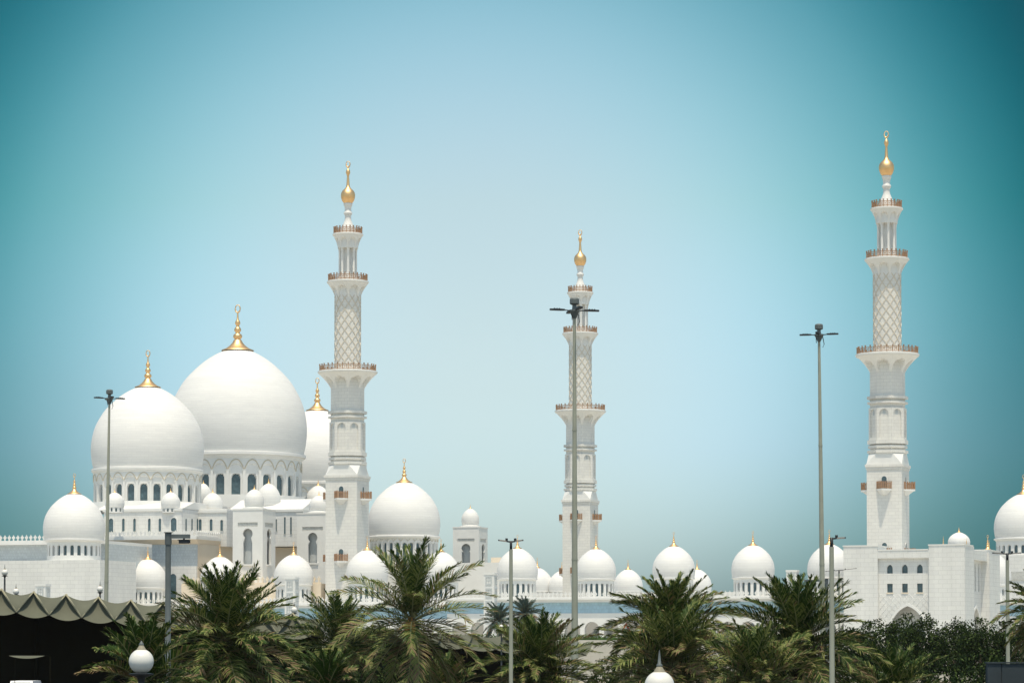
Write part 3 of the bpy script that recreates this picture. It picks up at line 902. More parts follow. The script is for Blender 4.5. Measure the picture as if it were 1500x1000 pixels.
# block under the lone pavilion, and the entrance hall dome
DE = 655.0
Pe = at(592, 786, DE); FE = Frame((Pe.x,Pe.y,TERZ), PSI)
t = thing('entrance_hall', 'white entrance hall with one large egg-shaped dome, right of the dome-side minaret', 'hall', FE.O, -PSI)
Re = 53*mpp(DE); zb = Pe.z-TERZ
add_dome(t, Re, (0,0,zb), 72)
drum(t, Re*.94, zat(838,DE)-TERZ, zb-.02*Re, 30, .5, zat(834,DE)-TERZ, zat(796,DE)-TERZ, -pi/2+PSI+.05, (0,0,0), depth=.7, facing=-pi/2+PSI, arches=True, cornice=.5)
b = MB(); b.box(-Re*1.25,Re*1.25,-Re*1.2,Re*1.2,0,zat(838,DE)-TERZ); b.build('wall', M['wall'], t)
xq0 = FE.xpx(655,-3); xq1 = FE.xpx(737,-3)
b = MB(); b.box(Re*1.25+.02,xq1,-3,9,0,FE.z(824,xq0,-3)); b.build('side_wall', M['plain'], t)
b = MB(); b.box(FE.xpx(705,2),FE.xpx(745,2),9.1,14,0,FE.z(815,xq0,2)); b.build('parapet', M['tan'], t)

# big dome at the right edge
DX = 640.0
Px = at(1500, 789, DX); FX = Frame((Px.x,Px.y,TERZ), PSI)
t = thing('corner_hall', 'white corner hall with a large dome cut by the right edge', 'hall', FX.O, -PSI)
Rx = 43.5*mpp(DX); zb = Px.z-TERZ
add_dome(t, Rx, (0,0,zb), 72)
zd = zat(814,DX)-TERZ
drum(t, Rx*.93, zd, zb-.02*Rx, 24, .5, zat(811,DX)-TERZ, zat(799,DX)-TERZ, -pi/2+PSI+.05, (0,0,0), depth=.5, facing=-pi/2+PSI, arches=False, cornice=.5)
b = MB(); b.box(-Rx*.98,Rx*1.3,-Rx,Rx*1.2,0,zd); b.build('wall', M['wall'], t)
b = MB(); b.box(-Rx*.6,Rx*.6,-Rx-.25,-Rx-.03,zat(850,DX)-TERZ,zat(838,DX)-TERZ); b.build('frieze', M['frieze'], t)

# ------------------------------------------------------------------ gatehouse at right
PG = radians(21)
Og = at(1235.5, 830, 517); FG = Frame((Og.x,Og.y,TERZ), PG)
gate = thing('gatehouse', 'white stone gatehouse with three arched and three square windows, in front of the right minaret', 'gatehouse', FG.O, -PG)
gx = lambda px: FG.xpx(px, 0)
xe = gx(1413.5); xr0, xr1 = gx(1285.5), gx(1360.5)
zg = lambda py: FG.z(py, gx(1330), 0)
zside = zg(799); zmid = zg(805.5)
Lg = 26.0
b = MB()
b.box(0,xr0,0,7,0,zside); b.box(xr1,xe,0,7,0,zside)
# recessed bay: back plate with the openings
rd = 2.1
wins = []
for c in (1302,1324,1346):
    x = gx(c); wins.append([(x+p, zg(839)+q) for p,q in arch_out(8.3*mpp(512)*1.04, zg(826)-zg(839), 'point', 6)])
    wins.append([(x-.52,zg(867)),(x+.52,zg(867)),(x+.52,zg(854)),(x-.52,zg(854))])
archw = 50*mpp(512)
am = [(gx(1328)+p,q+.05) for p,q in arch_out(archw, zg(887.5), 'point', 12)]
b.plate([(xr0+.001,0),(xr1-.001,0),(xr1-.001,zg(817)),(xr0+.001,zg(817))], wins+[am], .6, (0,rd*.35,0))
b.box(xr0,xr1,0.02,7,zg(817),zmid)
b.box(xr0,xr1,rd+1.5,7,0,zg(817))
# long body behind with right-hand face
y1 = FG.loc(at(1427,830,500)).y
def gy(px, x):
    O = FG.O + FG.u*x
    return hit(px, O, FG.v)
ya, yb_, yc = gy(1427,xe), gy(1446.5,xe), gy(1462,xe)
b.box(0,xe-.02,7,min(ya,12),0,zmid)
b.box(xe-6,xe,7,ya,0,zside)
b.box(0,xe-3,ya,yc,0,zmid-.6)
so = [(ya,0),(yb_,0),(yb_,zg(803)),(ya,zg(803))]
sl = []
for fq in (.25,.55,.82):
    yy = ya+(yb_-ya)*fq
    sl.append([(yy-.45,zg(864)),(yy+.45,zg(864))]+[(yy+.45*cos(pi*k/8),zg(828)+.8*sin(pi*k/8)) for k in range(9)])
sa = [(ya+(yb_-ya)*.55+p,q+.05) for p,q in arch_out((yb_-ya)*.78, zg(889), 'point', 10)]
b.plate([(ya,0),(yb_,0),(yb_,zg(818)),(ya,zg(818))], sl+[sa], .6, (xe-1.2,0,0), (0,1,0), (-1,0,0))
b.box(xe-3,xe-.05,ya,yb_,zg(818),zg(804))
b.box(xe-6,xe+.35,yb_,yc,0,zg(801))
b.build('wall', M['wall'], gate)
b = MB(); b.box(-.1,xr0+.1,-.1,7.1,zside,zside+.22); b.box(xr1-.1,xe+.1,-.1,7.1,zside,zside+.22); b.box(xr0+.1,xr1-.1,-.06,.6,zmid,zmid+.2); b.box(xe-6.1,xe+.45,yb_-.1,yc+.1,zg(801),zg(800)); b.build('coping', M['plain'], gate)
for wn_ in wins:
    arched = len(wn_) > 4
    m = MB(); m.add([(x,rd*.35+.45,z) for x,z in wn_],[tuple(range(len(wn_)))]); m.build('window', M['glass'], gate)
    if not arched:
        xs = [p[0] for p in wn_]; m = MB(); m.box(min(xs)-.12,max(xs)+.12,rd*.35-.12,rd*.35-.002,zg(867)-.22,zg(867)-.01); m.build('sill', M['tan'], gate)
for s_ in sl:
    m = MB(); m.add([(xe-1.2-.4,y,z) for y,z in s_],[tuple(range(len(s_)))]); m.build('window', M['glass'], gate)
m = MB(); o1 = [(gx(1328)+p,q+.05) for p,q in arch_out(archw+.9, zg(887.5)+.5, 'point', 12)]
m.plate(o1, [am], .3, (0,rd*.35-.22,0)); m.build('arch_moulding', M['plain'], gate)
m = MB(); o2 = [(ya+(yb_-ya)*.55+p,q+.05) for p,q in arch_out((yb_-ya)*.78+.8, zg(889)+.5, 'point', 10)]
m.plate(o2, [sa], .3, (xe-.98,0,0), (0,1,0), (-1,0,0)); m.build('arch_moulding', M['plain'], gate)
# lattice of thin ribs round the big arch
m = MB()
for sgn in (1,-1):
    for k in range(-10,14):
        c = xr0 + k*1.05
        pts = []
        for j in range(60):
            z = zg(905)+ (zg(869)-zg(905))*j/59; x = c + sgn*(z-zg(905))*.8 + (0 if sgn>0 else 4)
            u_ = (x-gx(1328))/(archw/2)
            inside = xr0+.1 < x < xr1-.1 and not (abs(u_) < 1.15 and z < zg(886.5)+.4-abs(u_)**2*3.2)
            if inside: pts.append((x,z))
            elif len(pts) > 1:
                break
            else: pts = []
        if len(pts) > 2:
            (xa_,za_),(xb2,zb2_) = pts[0],pts[-1]
            m.tube([(xa_,rd*.35,za_),(xb2,rd*.35,zb2_)], .035, 4)
m.build('diamond_relief', M['plain'], gate)
# finials and little dome on the gatehouse roof
fb = finial_mb(4.2, False)
first = None
for px, yy, py in [(1382,10,797),(1416,9,800),(1449,(yb_+yc)/2,802)]:
    x = FG.xpx(px,yy); z = FG.z(py,x,yy)
    if first is None: first = fb.build('finial', M['gold'], gate, (x,yy,z-.8)); first.scale = (.5,.5,1)
    else: linked(first, gate, (x,yy,z-.8), 0, (.5,.5,1))
yy = 11; x = FG.xpx(1405,yy); R = 16.2*mpp((FG.O+FG.u*x+FG.v*yy).y)
add_dome(gate, R, (x,yy,FG.z(798.5,x,yy)), 40, fs=.9, H=(FG.z(779,x,yy)-FG.z(798.5,x,yy))/R, ring=False)
b = MB(); b.lathe([(R*.95,zmid-1),(R*.95,FG.z(798,x,yy))],40); b.build('drum', M['plain'], gate, (x,yy,0))

# ------------------------------------------------------------------ marble lamp pylons
def pylon(label, px, D, pyt, wpx):
    p = at(px, pyt, D); w = wpx*mpp(D)/2*.86
    zb = TERZ if D > 440 else 0
    t = thing('stone_pylon', label, 'pylon', (p.x,p.y,zb), -PSI, 'marble pylons with lattice lamp panels')
    h = p.z-zb
    b = MB(); b.box(-w*1.12,w*1.12,-w*1.12,w*1.12,0,h*.08); b.box(-w,w,-w,w,h*.08,h-.35); b.box(-w*1.1,w*1.1,-w*1.1,w*1.1,h-.35,h)
    z = h-.6
    rib = .12
    b.build('shaft', M['plain'], t)
    for q in range(4):
        m = MB(); zz0 = h-.55
        for i in range(max(2,int((h*.86)/2.3))):
            z1_ = zz0-i*2.3; z0_ = z1_-1.7
            m.plate([(-w*.62,z0_),(w*.62,z0_),(w*.62,z1_),(-w*.62,z1_)], [[(-w*.4,z0_+.3),(w*.4,z0_+.3),(w*.4,z1_-.3),(-w*.4,z1_-.3)]], .1, (0,-w-.1,0))
            m.box(-.05,.05,-w-.06,-w-.005,z0_+.3,z1_-.3); m.box(-w*.4,w*.4,-w-.05,-w-.005,(z0_+z1_)/2-.05,(z0_+z1_)/2+.05)
        o = m.build('lamp_panel', M['niche'], t); o.rotation_euler = (0,0,q*pi/2)
pylon('marble lamp pylon in front of the arcade between two domes and the minaret foot', 427.5, 520, 845, 18.5)
pylon('marble lamp pylon below the lone pavilion, behind the palm fronds', 718.5, 520, 838.5, 18.5)
pylon('marble lamp pylon just left of the right tall mast', 1161, 520, 834.5, 18)
pylon('marble lamp pylon behind bare twigs by the far left wall', 63, 500, 855, 19)

# ------------------------------------------------------------------ hedge on the terrace edge
def leaf_cloud(b, c, rad, n, size, mis=(0,), flat=.0):
    for _ in range(n):
        while True:
            d = Vector((random.uniform(-1,1),random.uniform(-1,1),random.uniform(-1,1)))
            if d.length < 1: break
        p = Vector(c) + Vector((d.x*rad[0], d.y*rad[1], d.z*rad[2]))
        a = Vector((random.gauss(0,1),random.gauss(0,1),random.gauss(0,.7))).normalized()
        e = a.orthogonal().normalized(); e = Matrix.Rotation(random.uniform(0,6.28),3,a) @ e
        s = size*random.uniform(.6,1.3); f = a.cross(e)
        b.add([p-e*s, p+f*s*.45, p+e*s, p-f*s*.45], [(0,1,2,3)], random.choice(mis))
b = MB()
x = at(628,936,446).x
while x < at(1250,936,446).x:
    if not (at(890,936,446).x < x < at(893,936,446).x):
        leaf_cloud(b, (x, 443+random.uniform(-.6,.6), TERZ+.25+random.uniform(0,.15)), (.9,1.0,.62), 42, .20, (0,1))
    x += .75
b.box(at(628,936,446).x, at(1250,936,446).x, 442.6, 443.4, TERZ, TERZ+.35)
tag(b.build('hedge', [M['hleaf'],M['tleaf2']]), 'low clipped green hedge along the terrace edge below the arches', 'hedge')

# ------------------------------------------------------------------ shade canopies
def canopy(label, peaks, drop, back=6.0, name='shade_canopy'):
    """folded canvas: peaks = [(px, py, D)]; zigzag of hanging gores in front"""
    P = [at(px,py,D) for px,py,D in peaks]
    mid = P[len(P)//2]
    t = thing(name, label, 'canopy', (mid.x,mid.y,0), 0, 'folded shade canopies')
    o = Vector((mid.x,mid.y,0))
    up = MB(); fr = MB(); tr = MB()
    n = len(P)
    V = []
    nrm_ = []
    for i in range(n-1):
        d = (P[i+1]-P[i]); d.z = 0; w = d.length; d.normalize()
        f = Vector((d.y,-d.x,0))                   # towards the camera side
        nrm_.append(f)
        m = (P[i]+P[i+1])/2
        V.append(m + f*1.3 + Vector((0,0,-drop*.80)))
    bk = []
    for i in range(n-1):
        f = nrm_[i]
        # upper gore between two peaks: from the catenary edge down to the valley point
        K_ = 10; top = []
        for k in range(K_+1):
            q = k/K_; p = P[i].lerp(P[i+1], q); p = p - Vector((0,0,drop*.17*(1-(2*q-1)**2))); top.append(p-o)
        rows = []
        for j in range(7):
            r = j/6
            rows.append([tp.lerp(V[i]-o, r) + f*(.25*sin(pi*r)) for tp in top])
        vs = [p for row in rows for p in row]; fs = []
        for j in range(6):
            for k in range(K_):
                fs.append((j*(K_+1)+k, (j+1)*(K_+1)+k, (j+1)*(K_+1)+k+1, j*(K_+1)+k+1))
        up.add(vs, fs, 0, True)
        # roof sheet falling away behind
        b0 = [tp - f*back - Vector((0,0,drop*.5)) for tp in top]
        vs = top + b0
        up.add(vs, [(k,k+1,K_+2+k,K_+1+k) for k in range(K_)], 0, True)
        tr.tube([P[i]-o+f*.06, (P[i]-o).lerp(V[i]-o,.5)+f*.12, V[i]-o+f*.06], .075, 5)
        tr.tube([P[i+1]-o+f*.06, (P[i+1]-o).lerp(V[i]-o,.5)+f*.12, V[i]-o+f*.06], .05, 5)
    for i in range(1,n-1):
        f = nrm_[i]
        # front gore under a peak, with a sagging lower edge
        K_ = 10; bot = []
        for k in range(K_+1):
            q = k/K_; p = V[i-1].lerp(V[i], q) + f*.02 - Vector((0,0,drop*.16*(1-(2*q-1)**2))); bot.append(p-o)
        rows = []
        for j in range(7):
            r = j/6; rows.append([(P[i]-o+f*.02).lerp(q, r) - f*(.35*sin(pi*r)) for q in bot])
        vs = [p for row in rows for p in row]; fs = []
        for j in range(6):
            for k in range(K_): fs.append((j*(K_+1)+k,(j+1)*(K_+1)+k,(j+1)*(K_+1)+k+1,j*(K_+1)+k+1))
        fr.add(vs, fs, 0, True)
        # flat ceiling strip behind the scallops, its shade put into a near-black colour
    up.build('upper_gores', M['fabric'], t); fr.build('front_gores', M['fabric'], t); tr.build('trim', M['trim'], t)
    so = MB(); bw = MB(); ps = MB()
    fv = [(nrm_[max(0,i-1)]+nrm_[min(n-2,i)]).normalized() for i in range(n)]
    zcv = [min(V[max(0,i-1)].z, V[min(n-2,i)].z) - drop*.05 for i in range(n)]
    G = [P[i]-o for i in range(n)]
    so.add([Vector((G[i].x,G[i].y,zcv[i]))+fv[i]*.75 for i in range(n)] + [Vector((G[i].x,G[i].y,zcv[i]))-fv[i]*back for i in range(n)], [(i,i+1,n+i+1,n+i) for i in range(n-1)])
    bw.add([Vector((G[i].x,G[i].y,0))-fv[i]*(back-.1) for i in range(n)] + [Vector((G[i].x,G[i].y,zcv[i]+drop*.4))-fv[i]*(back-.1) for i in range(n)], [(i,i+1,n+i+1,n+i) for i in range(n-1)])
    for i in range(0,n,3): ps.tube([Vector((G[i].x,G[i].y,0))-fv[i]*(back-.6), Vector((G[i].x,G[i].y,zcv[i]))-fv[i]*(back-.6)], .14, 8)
    so.build('soffit', M['soffit'], t); bw.build('shade_backing', M['shade_black'], t); ps.build('post', M['shade_black'], t)  # backing sheet added to keep the space under the canopy dark
    return t
pk = []
for i in range(-2, 11):
    px = 2+47.4*i; hh = 88-.0833*px; D = 194+.006*px
    pk.append((px, 950-hh, D))
canopy('long olive canvas canopy with scalloped folds, along the left foreground', pk, 1.9)
pk2 = [(560+44*i, 917+3.3*i, 292+3*i) for i in range(8)]
canopy('farther olive canvas canopy, glimpsed between palms at centre', pk2, 2.0)
# low sail under the left canopy
b = MB(); K_ = 16; p = at(40,962,176); hw_ = 30*mpp(176)
vs = []
for k in range(K_+1):
    q = -1+2*k/K_; vs += [(p.x+q*hw_, 176-q*1.0, p.z+.10), (p.x+q*hw_, 176-q*1.0-.3, p.z+.10-.17*(1-q*q)-.01), (p.x+q*hw_, 178-q*1.0, p.z+.09)]
b.add(vs, [f for k in range(K_) for f in ((3*k,3*k+1,3*k+4,3*k+3),(3*k+2,3*k,3*k+3,3*k+5))])
for s_ in (-1,1): b.tube([(p.x+s_*hw_,177.9-s_,0),(p.x+s_*hw_,177.9-s_,p.z+.08)], .022, 6, mi=1)
tag(b.build('shade_sail', [M['fabric'],M['shade_black']]), 'narrow pale shade sail hanging low under the left canopy', 'shade sail')

# ------------------------------------------------------------------ tall masts
def mast(label, px, pyt, D, armpx, rot, lean=0.0, scale=1.0):
    p = at(px, pyt, D); k = mpp(D)
    t = thing('floodlight_mast', label, 'light mast', (p.x-lean*p.z,p.y,0), 0, 'tall floodlight masts')
    t.rotation_euler = (Matrix.Rotation(lean,3,'Y') @ Matrix.Rotation(rot,3,'Z')).to_euler()
    H = p.z
    b = MB(); rt = .12*scale; rb = .30*scale
    b.lathe([(rb*1.5,0),(rb*1.5,.1),(rb,.12),(rb,.5)]+[(rb+(rt-rb)*q/12, .5+(H-2.0*scale)*q/12) for q in range(13)], 16)
    for q in (.37,.68): 
        r = rb+(rt-rb)*q; b.lathe([(r+.02,H*q),(r+.02,H*q+.12)],16,smooth=False)
    b.build('pole', M['steel'], t)
    b = MB(); s = scale
    b.lathe([(.10*s,H-1.75*s),(.34*s,H-1.25*s),(.42*s,H-1.1*s),(.42*s,H-.98*s),(.2*s,H-.95*s),(.16*s,H-.6*s),(.33*s,H-.53*s),(.38*s,H-.48*s),(.38*s,H-.14*s),(.32*s,H-.05*s),(.1*s,H)], 20, smooth=False)
    b.build('head', M['greysteel'], t)
    for q in range(4):
        a = q*pi/2; m = MB()
        L = armpx*k
        m.tube([(.35*s,0,H-1.05*s),(L*.45,0,H-1.0*s)], .05*s, 6)
        ol = [(L*.40,-.10*s),(L*.55,-.22*s),(L*.95,-.17*s),(L,-.08*s),(L,.08*s),(L*.95,.17*s),(L*.55,.22*s),(L*.40,.10*s)]
        z = H-1.06*s
        m.prism(ol, z, z+.13*s)
        for xx in (.6,.7,.8): m.box(L*xx,L*xx+.05,-.14*s,.14*s,z+.13*s,z+.19*s)
        o = m.build('floodlight', M['dark'], t); o.rotation_euler = (0,0,a)
    m = MB(); m.tube([(.3,.1,H-1.2*s),(.42,.12,H-1.9*s),(.3,.1,H-2.2*s)], .035, 5); m.tube([(-.25,-.1,H-1.2*s),(-.22,-.12,H-1.8*s)], .03, 5); m.build('cable', M['dark'], t)
mast('tall grey floodlight mast standing before the centre minaret', 841.5, 436, 214, 37.5, radians(14), scale=.95)
mast('tall grey floodlight mast between the pylon and the gatehouse', 1199.5, 474, 240, 28.5, radians(-12), lean=-.009, scale=.92)
mast('tall grey floodlight mast in front of the leftmost great dome', 160.5, 570, 300, 23, radians(20), lean=.011, scale=.95)

# ------------------------------------------------------------------ street lamps
def street_lamp(label, px, pyt, D, arms, rise=.05, poler=.075, base=0.0):
    p = at(px, pyt, D); k = mpp(D)
    t = thing('street_lamp', label, 'street lamp', (p.x,p.y,base), 0, 'slim street lamps')
    H = p.z-base
    b = MB(); b.lathe([(poler*2.2,0),(poler*2.2,.06),(poler*1.3,.08),(poler*1.25,.8),(poler,.9),(poler*.82,H-.35)], 14)
    b.build('pole', M['steel'], t)
    b = MB(); b.tube([(0,0,H-.36),(0,0,H-.02)], poler*.62, 10); b.build('head', M['dark'], t)
    for (dx, dz) in arms:
        L = abs(dx)*k; m = MB()
        m.M = Matrix.Translation((0,0,H-.06)) @ Matrix.Rotation(0 if dx > 0 else pi,4,'Z') @ Matrix.Rotation(-math.asin(min(.9,dz*k/L)),4,'Y')
        m.tube([(0,0,0),(L*.3,0,.0)], .035, 6)
        ol = [(L*.22,-.05),(L*.36,-.13),(L*.9,-.12),(L,-.04),(L,.04),(L*.9,.12),(L*.36,.13),(L*.22,.05)]
        m.prism(ol, -.022, .03, [(x,y*.7) for x,y in ol])
        m.tube([(L*.36,0,.03),(L*.36,0,.12)], .05, 8)
        m.M = None
        m.build('lamp_head', M['dark'], t)
street_lamp('double armed street lamp standing in front of the centre arcade', 748.5, 791, 110, [(18.5,2.5),(-19,2.5)], poler=.085)
street_lamp('single armed street lamp in front of the gatehouse corner', 1218, 786, 100, [(21,1.2)], poler=.10)
street_lamp('double armed street lamp at the right edge above the concrete wall', 1475.5, 809, 130, [(20,1.5),(-22,1.5)], poler=.10)
street_lamp('distant double armed lamp half behind the street lamp at the gatehouse', 1229, 834, 270, [(26,3),(-20,-1.5)], poler=.10)

# ------------------------------------------------------------------ camera posts
def cctv(label, px, pyt, D, dirx, Lpx, poler=.095):
    p = at(px, pyt, D); k = mpp(D); f_ = poler/.095
    t = thing('camera_post', label, 'camera post', (p.x,p.y,0), 0, 'camera posts with a straight arm')
    H = p.z; L = Lpx*k
    b = MB(); b.lathe([(poler*1.8,0),(poler*1.8,.08),(poler,.1),(poler*.95,H-.25)], 14); b.build('pole', M['greysteel'], t)
    b = MB(); b.lathe([(poler*1.15,H-.4),(poler*1.15,H-.03),(poler*1.5,H-.02),(poler*1.5,H)],14,smooth=False)
    a, c = (0, L) if dirx > 0 else (-L, 0)
    b.box(a,c,-.06,.06,H-.20*f_,H-.07*f_); b.build('arm', M['greysteel'], t)
    m = MB(); cx = dirx*L*.72
    m.box(cx-.16,cx+.16,-.06,.06,H-.36,H-.25); m.box(cx-.03,cx+.03,-.03,.03,H-.26,H-.19); m.box(cx-.20,cx+.20,-.075,.075,H-.255,H-.235)
    m.tube([(cx+dirx*.16,0,H-.305),(cx+dirx*.2,0,H-.305)], .045, 8)
    m.build('camera', M['dark'], t)
cctv('grey camera post with an arm pointing right, before the left domes', 246.5, 779, 90, 1, 32)
cctv('grey camera post with an arm pointing left, low beside the right tall mast', 1211, 847, 255, -1, 33, poler=.13)

# ------------------------------------------------------------------ globe lamps
def globe_lamp(label, px, pyc, D, r=.25, base=0.0, spire=.25, group='white globe lamps'):
    p = at(px, pyc, D)
    t = thing('globe_lamp', label, 'globe lamp', (p.x,p.y,base), 0, group)
    H = p.z-base
    b = MB(); b.lathe([(r*cos(a), H+r*sin(a)) for a in [radians(-68+138*k/18) for k in range(19)]], 32); b.build('globe', M['globe'], t)
    b = MB(); b.lathe([(r*.42,H+r*.88),(r*.40,H+r*.93),(r*.22,H+r*1.22),(r*.16,H+r*1.32)],20); b.build('collar', M['collar'], t)
    b = MB(); b.lathe([(r*.20,H+r*1.31),(r*.20,H+r*1.42),(r*.12,H+r*1.48),(r*.06,H+r*(1.55+spire*3)),(.003,H+r*(1.6+spire*4))],12); b.build('spire', M['greysteel'], t)
    b = MB(); b.lathe([(r*1.0,H-r*1.07),(r*1.02,H-r*1.0),(r*.5,H-r*.92)],28,smooth=False)
    b.lathe([(r*.98,H-r*1.07),(r*.35,H-r*1.3),(r*.25,H-r*1.7)],20)
    b.lathe([(r*.9,0),(r*.9,min(.1,H*.1)),(r*.32,min(.16,H*.2)),(r*.25,H-r*1.65)],16); b.build('stand', M['dark'], t)
globe_lamp('large white globe lamp in front of the left palm fronds', 207, 968, 57, spire=.02)
globe_lamp('large white globe lamp with a tall spire, cut by the bottom edge', 966, 1004, 47, spire=.2)
cz = lambda px: (194+.006*px, 950-(88-.0833*px))
for px, pyc, lab in [(7,838,'small white globe lamp above the canopy at the left edge'),(146.5,862.5,'small white globe lamp on a canopy peak beside the left tall mast'),(431,893,'small globe lamp on a canopy peak below the marble pylon')]:
    D_, pyb = cz(px); globe_lamp(lab, px, pyc, D_+.3, r=.22, base=zat(pyb,D_)-.35, group='globe lamps on the canopy')
globe_lamp('small white globe lamp just behind the canopy, by the bare twigs', 23.5, 866, 215, r=.24)
globe_lamp('small white globe lamp below the two far palms', 734.5, 918.5, 255, r=.25)

# ------------------------------------------------------------------ palms
def frond(b, base, az, el0, L, droop, twist, nl, lw, mis, ll=.215):
    N = 13
    p = Vector(base); pts = [p.copy()]; T = []
    h = Vector((cos(az), sin(az), 0)); side0 = Vector((-sin(az), cos(az), 0))
    sway = random.uniform(-.35,.35)
    for i in range(N):
        t = (i+.5)/N
        el = el0 - droop*t**1.35
        d = (h*cos(el) + Vector((0,0,1))*sin(el) + side0*sway*t*t*.6).normalized()
        p = p + d*(L/N); pts.append(p.copy()); T.append(d)
    T.append(T[-1])
    b.tube(pts, [max(.006,.034*(1-i/N)**.8) for i in range(N+1)], 4, mi=3, cap=False)
    for k in range(nl):
        t = .10 + .90*(k+.5)/nl
        f = t*N; i = min(int(f), N-1); q = f-i
        pos = pts[i].lerp(pts[i+1], q); tg = T[i].lerp(T[min(i+1,N)], q).normalized()
        up = Vector((0,0,1)) - tg*tg.z
        if up.length < .15: up = -h*(1 if tg.z>0 else -1)
        up.normalize()
        sd_ = tg.cross(up); 
        c_, s_ = cos(twist*t), sin(twist*t)
        sd2 = sd_*c_ + up*s_; up2 = up*c_ - sd_*s_
        prof = sin(pi*min(1,(t*.93+.10)))**.6 if t < .9 else (1-t)*3.2+.32
        l = L*ll*max(.25,prof)*random.uniform(.85,1.12)
        ang = radians(66 - 40*t)
        for sg in (-1,1):
            v = radians(24+random.uniform(-26,26))
            d = (tg*cos(ang+random.uniform(-.1,.1)) + (sd2*sg*cos(v) + up2*sin(v))*sin(ang)).normalized()
            m1 = pos + d*l*.55; e = pos + d*l + Vector((0,0,-l*random.uniform(.06,.28)))
            wv = (tg - d*tg.dot(d)); wv = wv.normalized()*lw
            mi = random.choices(mis[0], mis[1])[0]
            b.add([pos-wv*.6, pos+wv*.6, m1+wv, m1-wv, e], [(0,1,2,3),(3,2,4)], mi)
def palm(label, px, py, D, R, nf, seed, elmin=-45, elmax=86, base=0.0, green=.55, dry=.12, dates=0, nl=52, lw=.021, trunk_r=.24, blue=False, droop=(.38,1.05), lean=.0, name='date_palm', az_bias=None, upL=1.0, pw=1.25):
    random.seed(seed)
    c = at(px, py, D)
    t = thing(name, label, 'palm tree', (c.x,c.y,base), 0, 'date palms')
    H = c.z-base
    # trunk with leaf-base scales
    b = MB()
    n = 14; rows = max(8,int(H/.09)); zs = [ (H-.1)*k/rows for k in range(rows+1)]
    ph = [random.uniform(-.1,.1) for _ in range(n)]
    def rf(a, z):
        q = z/.28; return trunk_r*(1.25-.35*min(1,z/1.2)) * (1 + .16*((q + .5*(int(a*7/pi+.01)%2)) % 1) ) * (1+.04*sin(a*3+z*2)) * (1.25 if z > H-.9 else 1)
    b.field(rf, [2*pi*k/n+1e-4 for k in range(n)], zs)
    b.lathe([(trunk_r*1.1,H-.12),(.02,H+.25)],14)
    b.build('trunk', M['trunk'], t)
    b = MB(); ga = pi*(3-sqrt(5))
    nf = int(nf*1.12)
    for i in range(nf):
        q = (i+.5)/nf
        el = elmax + (elmin-elmax)*q**pw + random.uniform(-7,7)
        az = i*ga + random.uniform(-.25,.25)
        if az_bias is not None and random.random() < .5: az = az_bias + random.uniform(-1.3,1.3)
        L = R*random.uniform(.86,1.1)*(.80+.25*min(1,q*2.2))*(upL if el > 45 else 1)
        if random.random() < .06: L *= .8
        dr = droop[0] + (droop[1]-droop[0])*min(1,q*1.2) + random.uniform(-.15,.15)
        if el < 0: dr *= .6
        dq = dry*(q**2)*3.2
        wts = [green*(1.2-q*.6), (1-green)*(.5+q), dq]
        if random.random() < dq*.35: wts = [.1,.5,1.4]
        frond(b, (random.uniform(-.1,.1), random.uniform(-.1,.1), H-.15+.35*(1-q)), az, radians(el), L, dr, random.uniform(-.7,.7), nl, lw, ((0,1,2), wts))
    b.build('crown', [M['leaf_haze'] if blue else M['leaf'], M['leaf_haze'] if blue else M['leaf2'], M['leaf3'], M['rachis']], t)
    for k in range(dates):
        m = MB(); a = random.uniform(pi,2*pi); 
        pts = [(0.15*cos(a),.15*sin(a),H), (.5*cos(a),.5*sin(a),H+.12), (.62*cos(a),.62*sin(a),H-.15)]
        m.tube(pts,.03,5)
        rr_ = [[random.uniform(.75,1.2) for _ in range(12)] for _ in range(14)]
        hh_ = .75
        m.field(lambda an, z: .002 + .17*sqrt(max(0,1-((z-(H-.40))/(hh_*.5))**2))*rr_[int((z-H+.9)*14) % 14][int(an*12/6.2832+.5)%12], [2*pi*q/12 for q in range(12)], [H-.40-hh_*.5+hh_*q/12 for q in range(13)], xy=pts[2][:2])
        m.build('date_bunch', M['dates'], t)
    return t
palm('broad date palm below the dome-side camera post, at left', 333, 938, 105, 3.15, 88, 11, elmin=-55, dates=0, green=.62)
palm('tall date palm with a bare dark trunk, at centre left, drying lower fronds', 604, 908, 122, 3.7, 46, 21, elmin=-58, dry=.22, dates=3, green=.5, pw=1.5)
palm('dense bushy date palm just left of centre right, above the spired globe lamp', 984, 925, 122, 3.0, 96, 31, elmin=-40, green=.55, dry=.2, upL=.95)
palm('second skirt of low palm fronds under the dense bushy palm', 985, 978, 118, 3.6, 70, 32, elmin=-45, elmax=70, green=.5, dry=.22)
palm('dark date palm in front of the tall mast by the gatehouse', 1168, 945, 112, 3.2, 92, 41, elmin=-50, green=.62, dry=.12)
palm('low date palm between the double armed lamp and the tall mast', 792, 985, 128, 3.1, 80, 51, elmin=-35, green=.6, dry=.1)
palm('date palm behind the tall one, its fronds showing on the left side', 498, 945, 150, 3.2, 64, 61, elmin=-40, green=.7, dry=.08)
palm('small palm of thin dark fronds behind the left globe lamp', 210, 1000, 80, 2.1, 44, 71, elmin=-10, green=.8)
palm('low bright green palm at the bottom, left of the bare trunk', 480, 1012, 100, 1.6, 44, 81, elmin=5, green=.95)
palm('low palm fronds at the bottom right of the bare trunk', 655, 1020, 135, 2.4, 50, 85, elmin=0, green=.7, dry=.2)
palm('low dark palm at the bottom, left of the street lamp pole', 1105, 1000, 108, 2.6, 60, 86, elmin=-20, green=.5, dry=.2)
palm('low dark palm under the trees before the gatehouse', 1310, 1024, 125, 2.8, 56, 87, elmin=-25, green=.75)
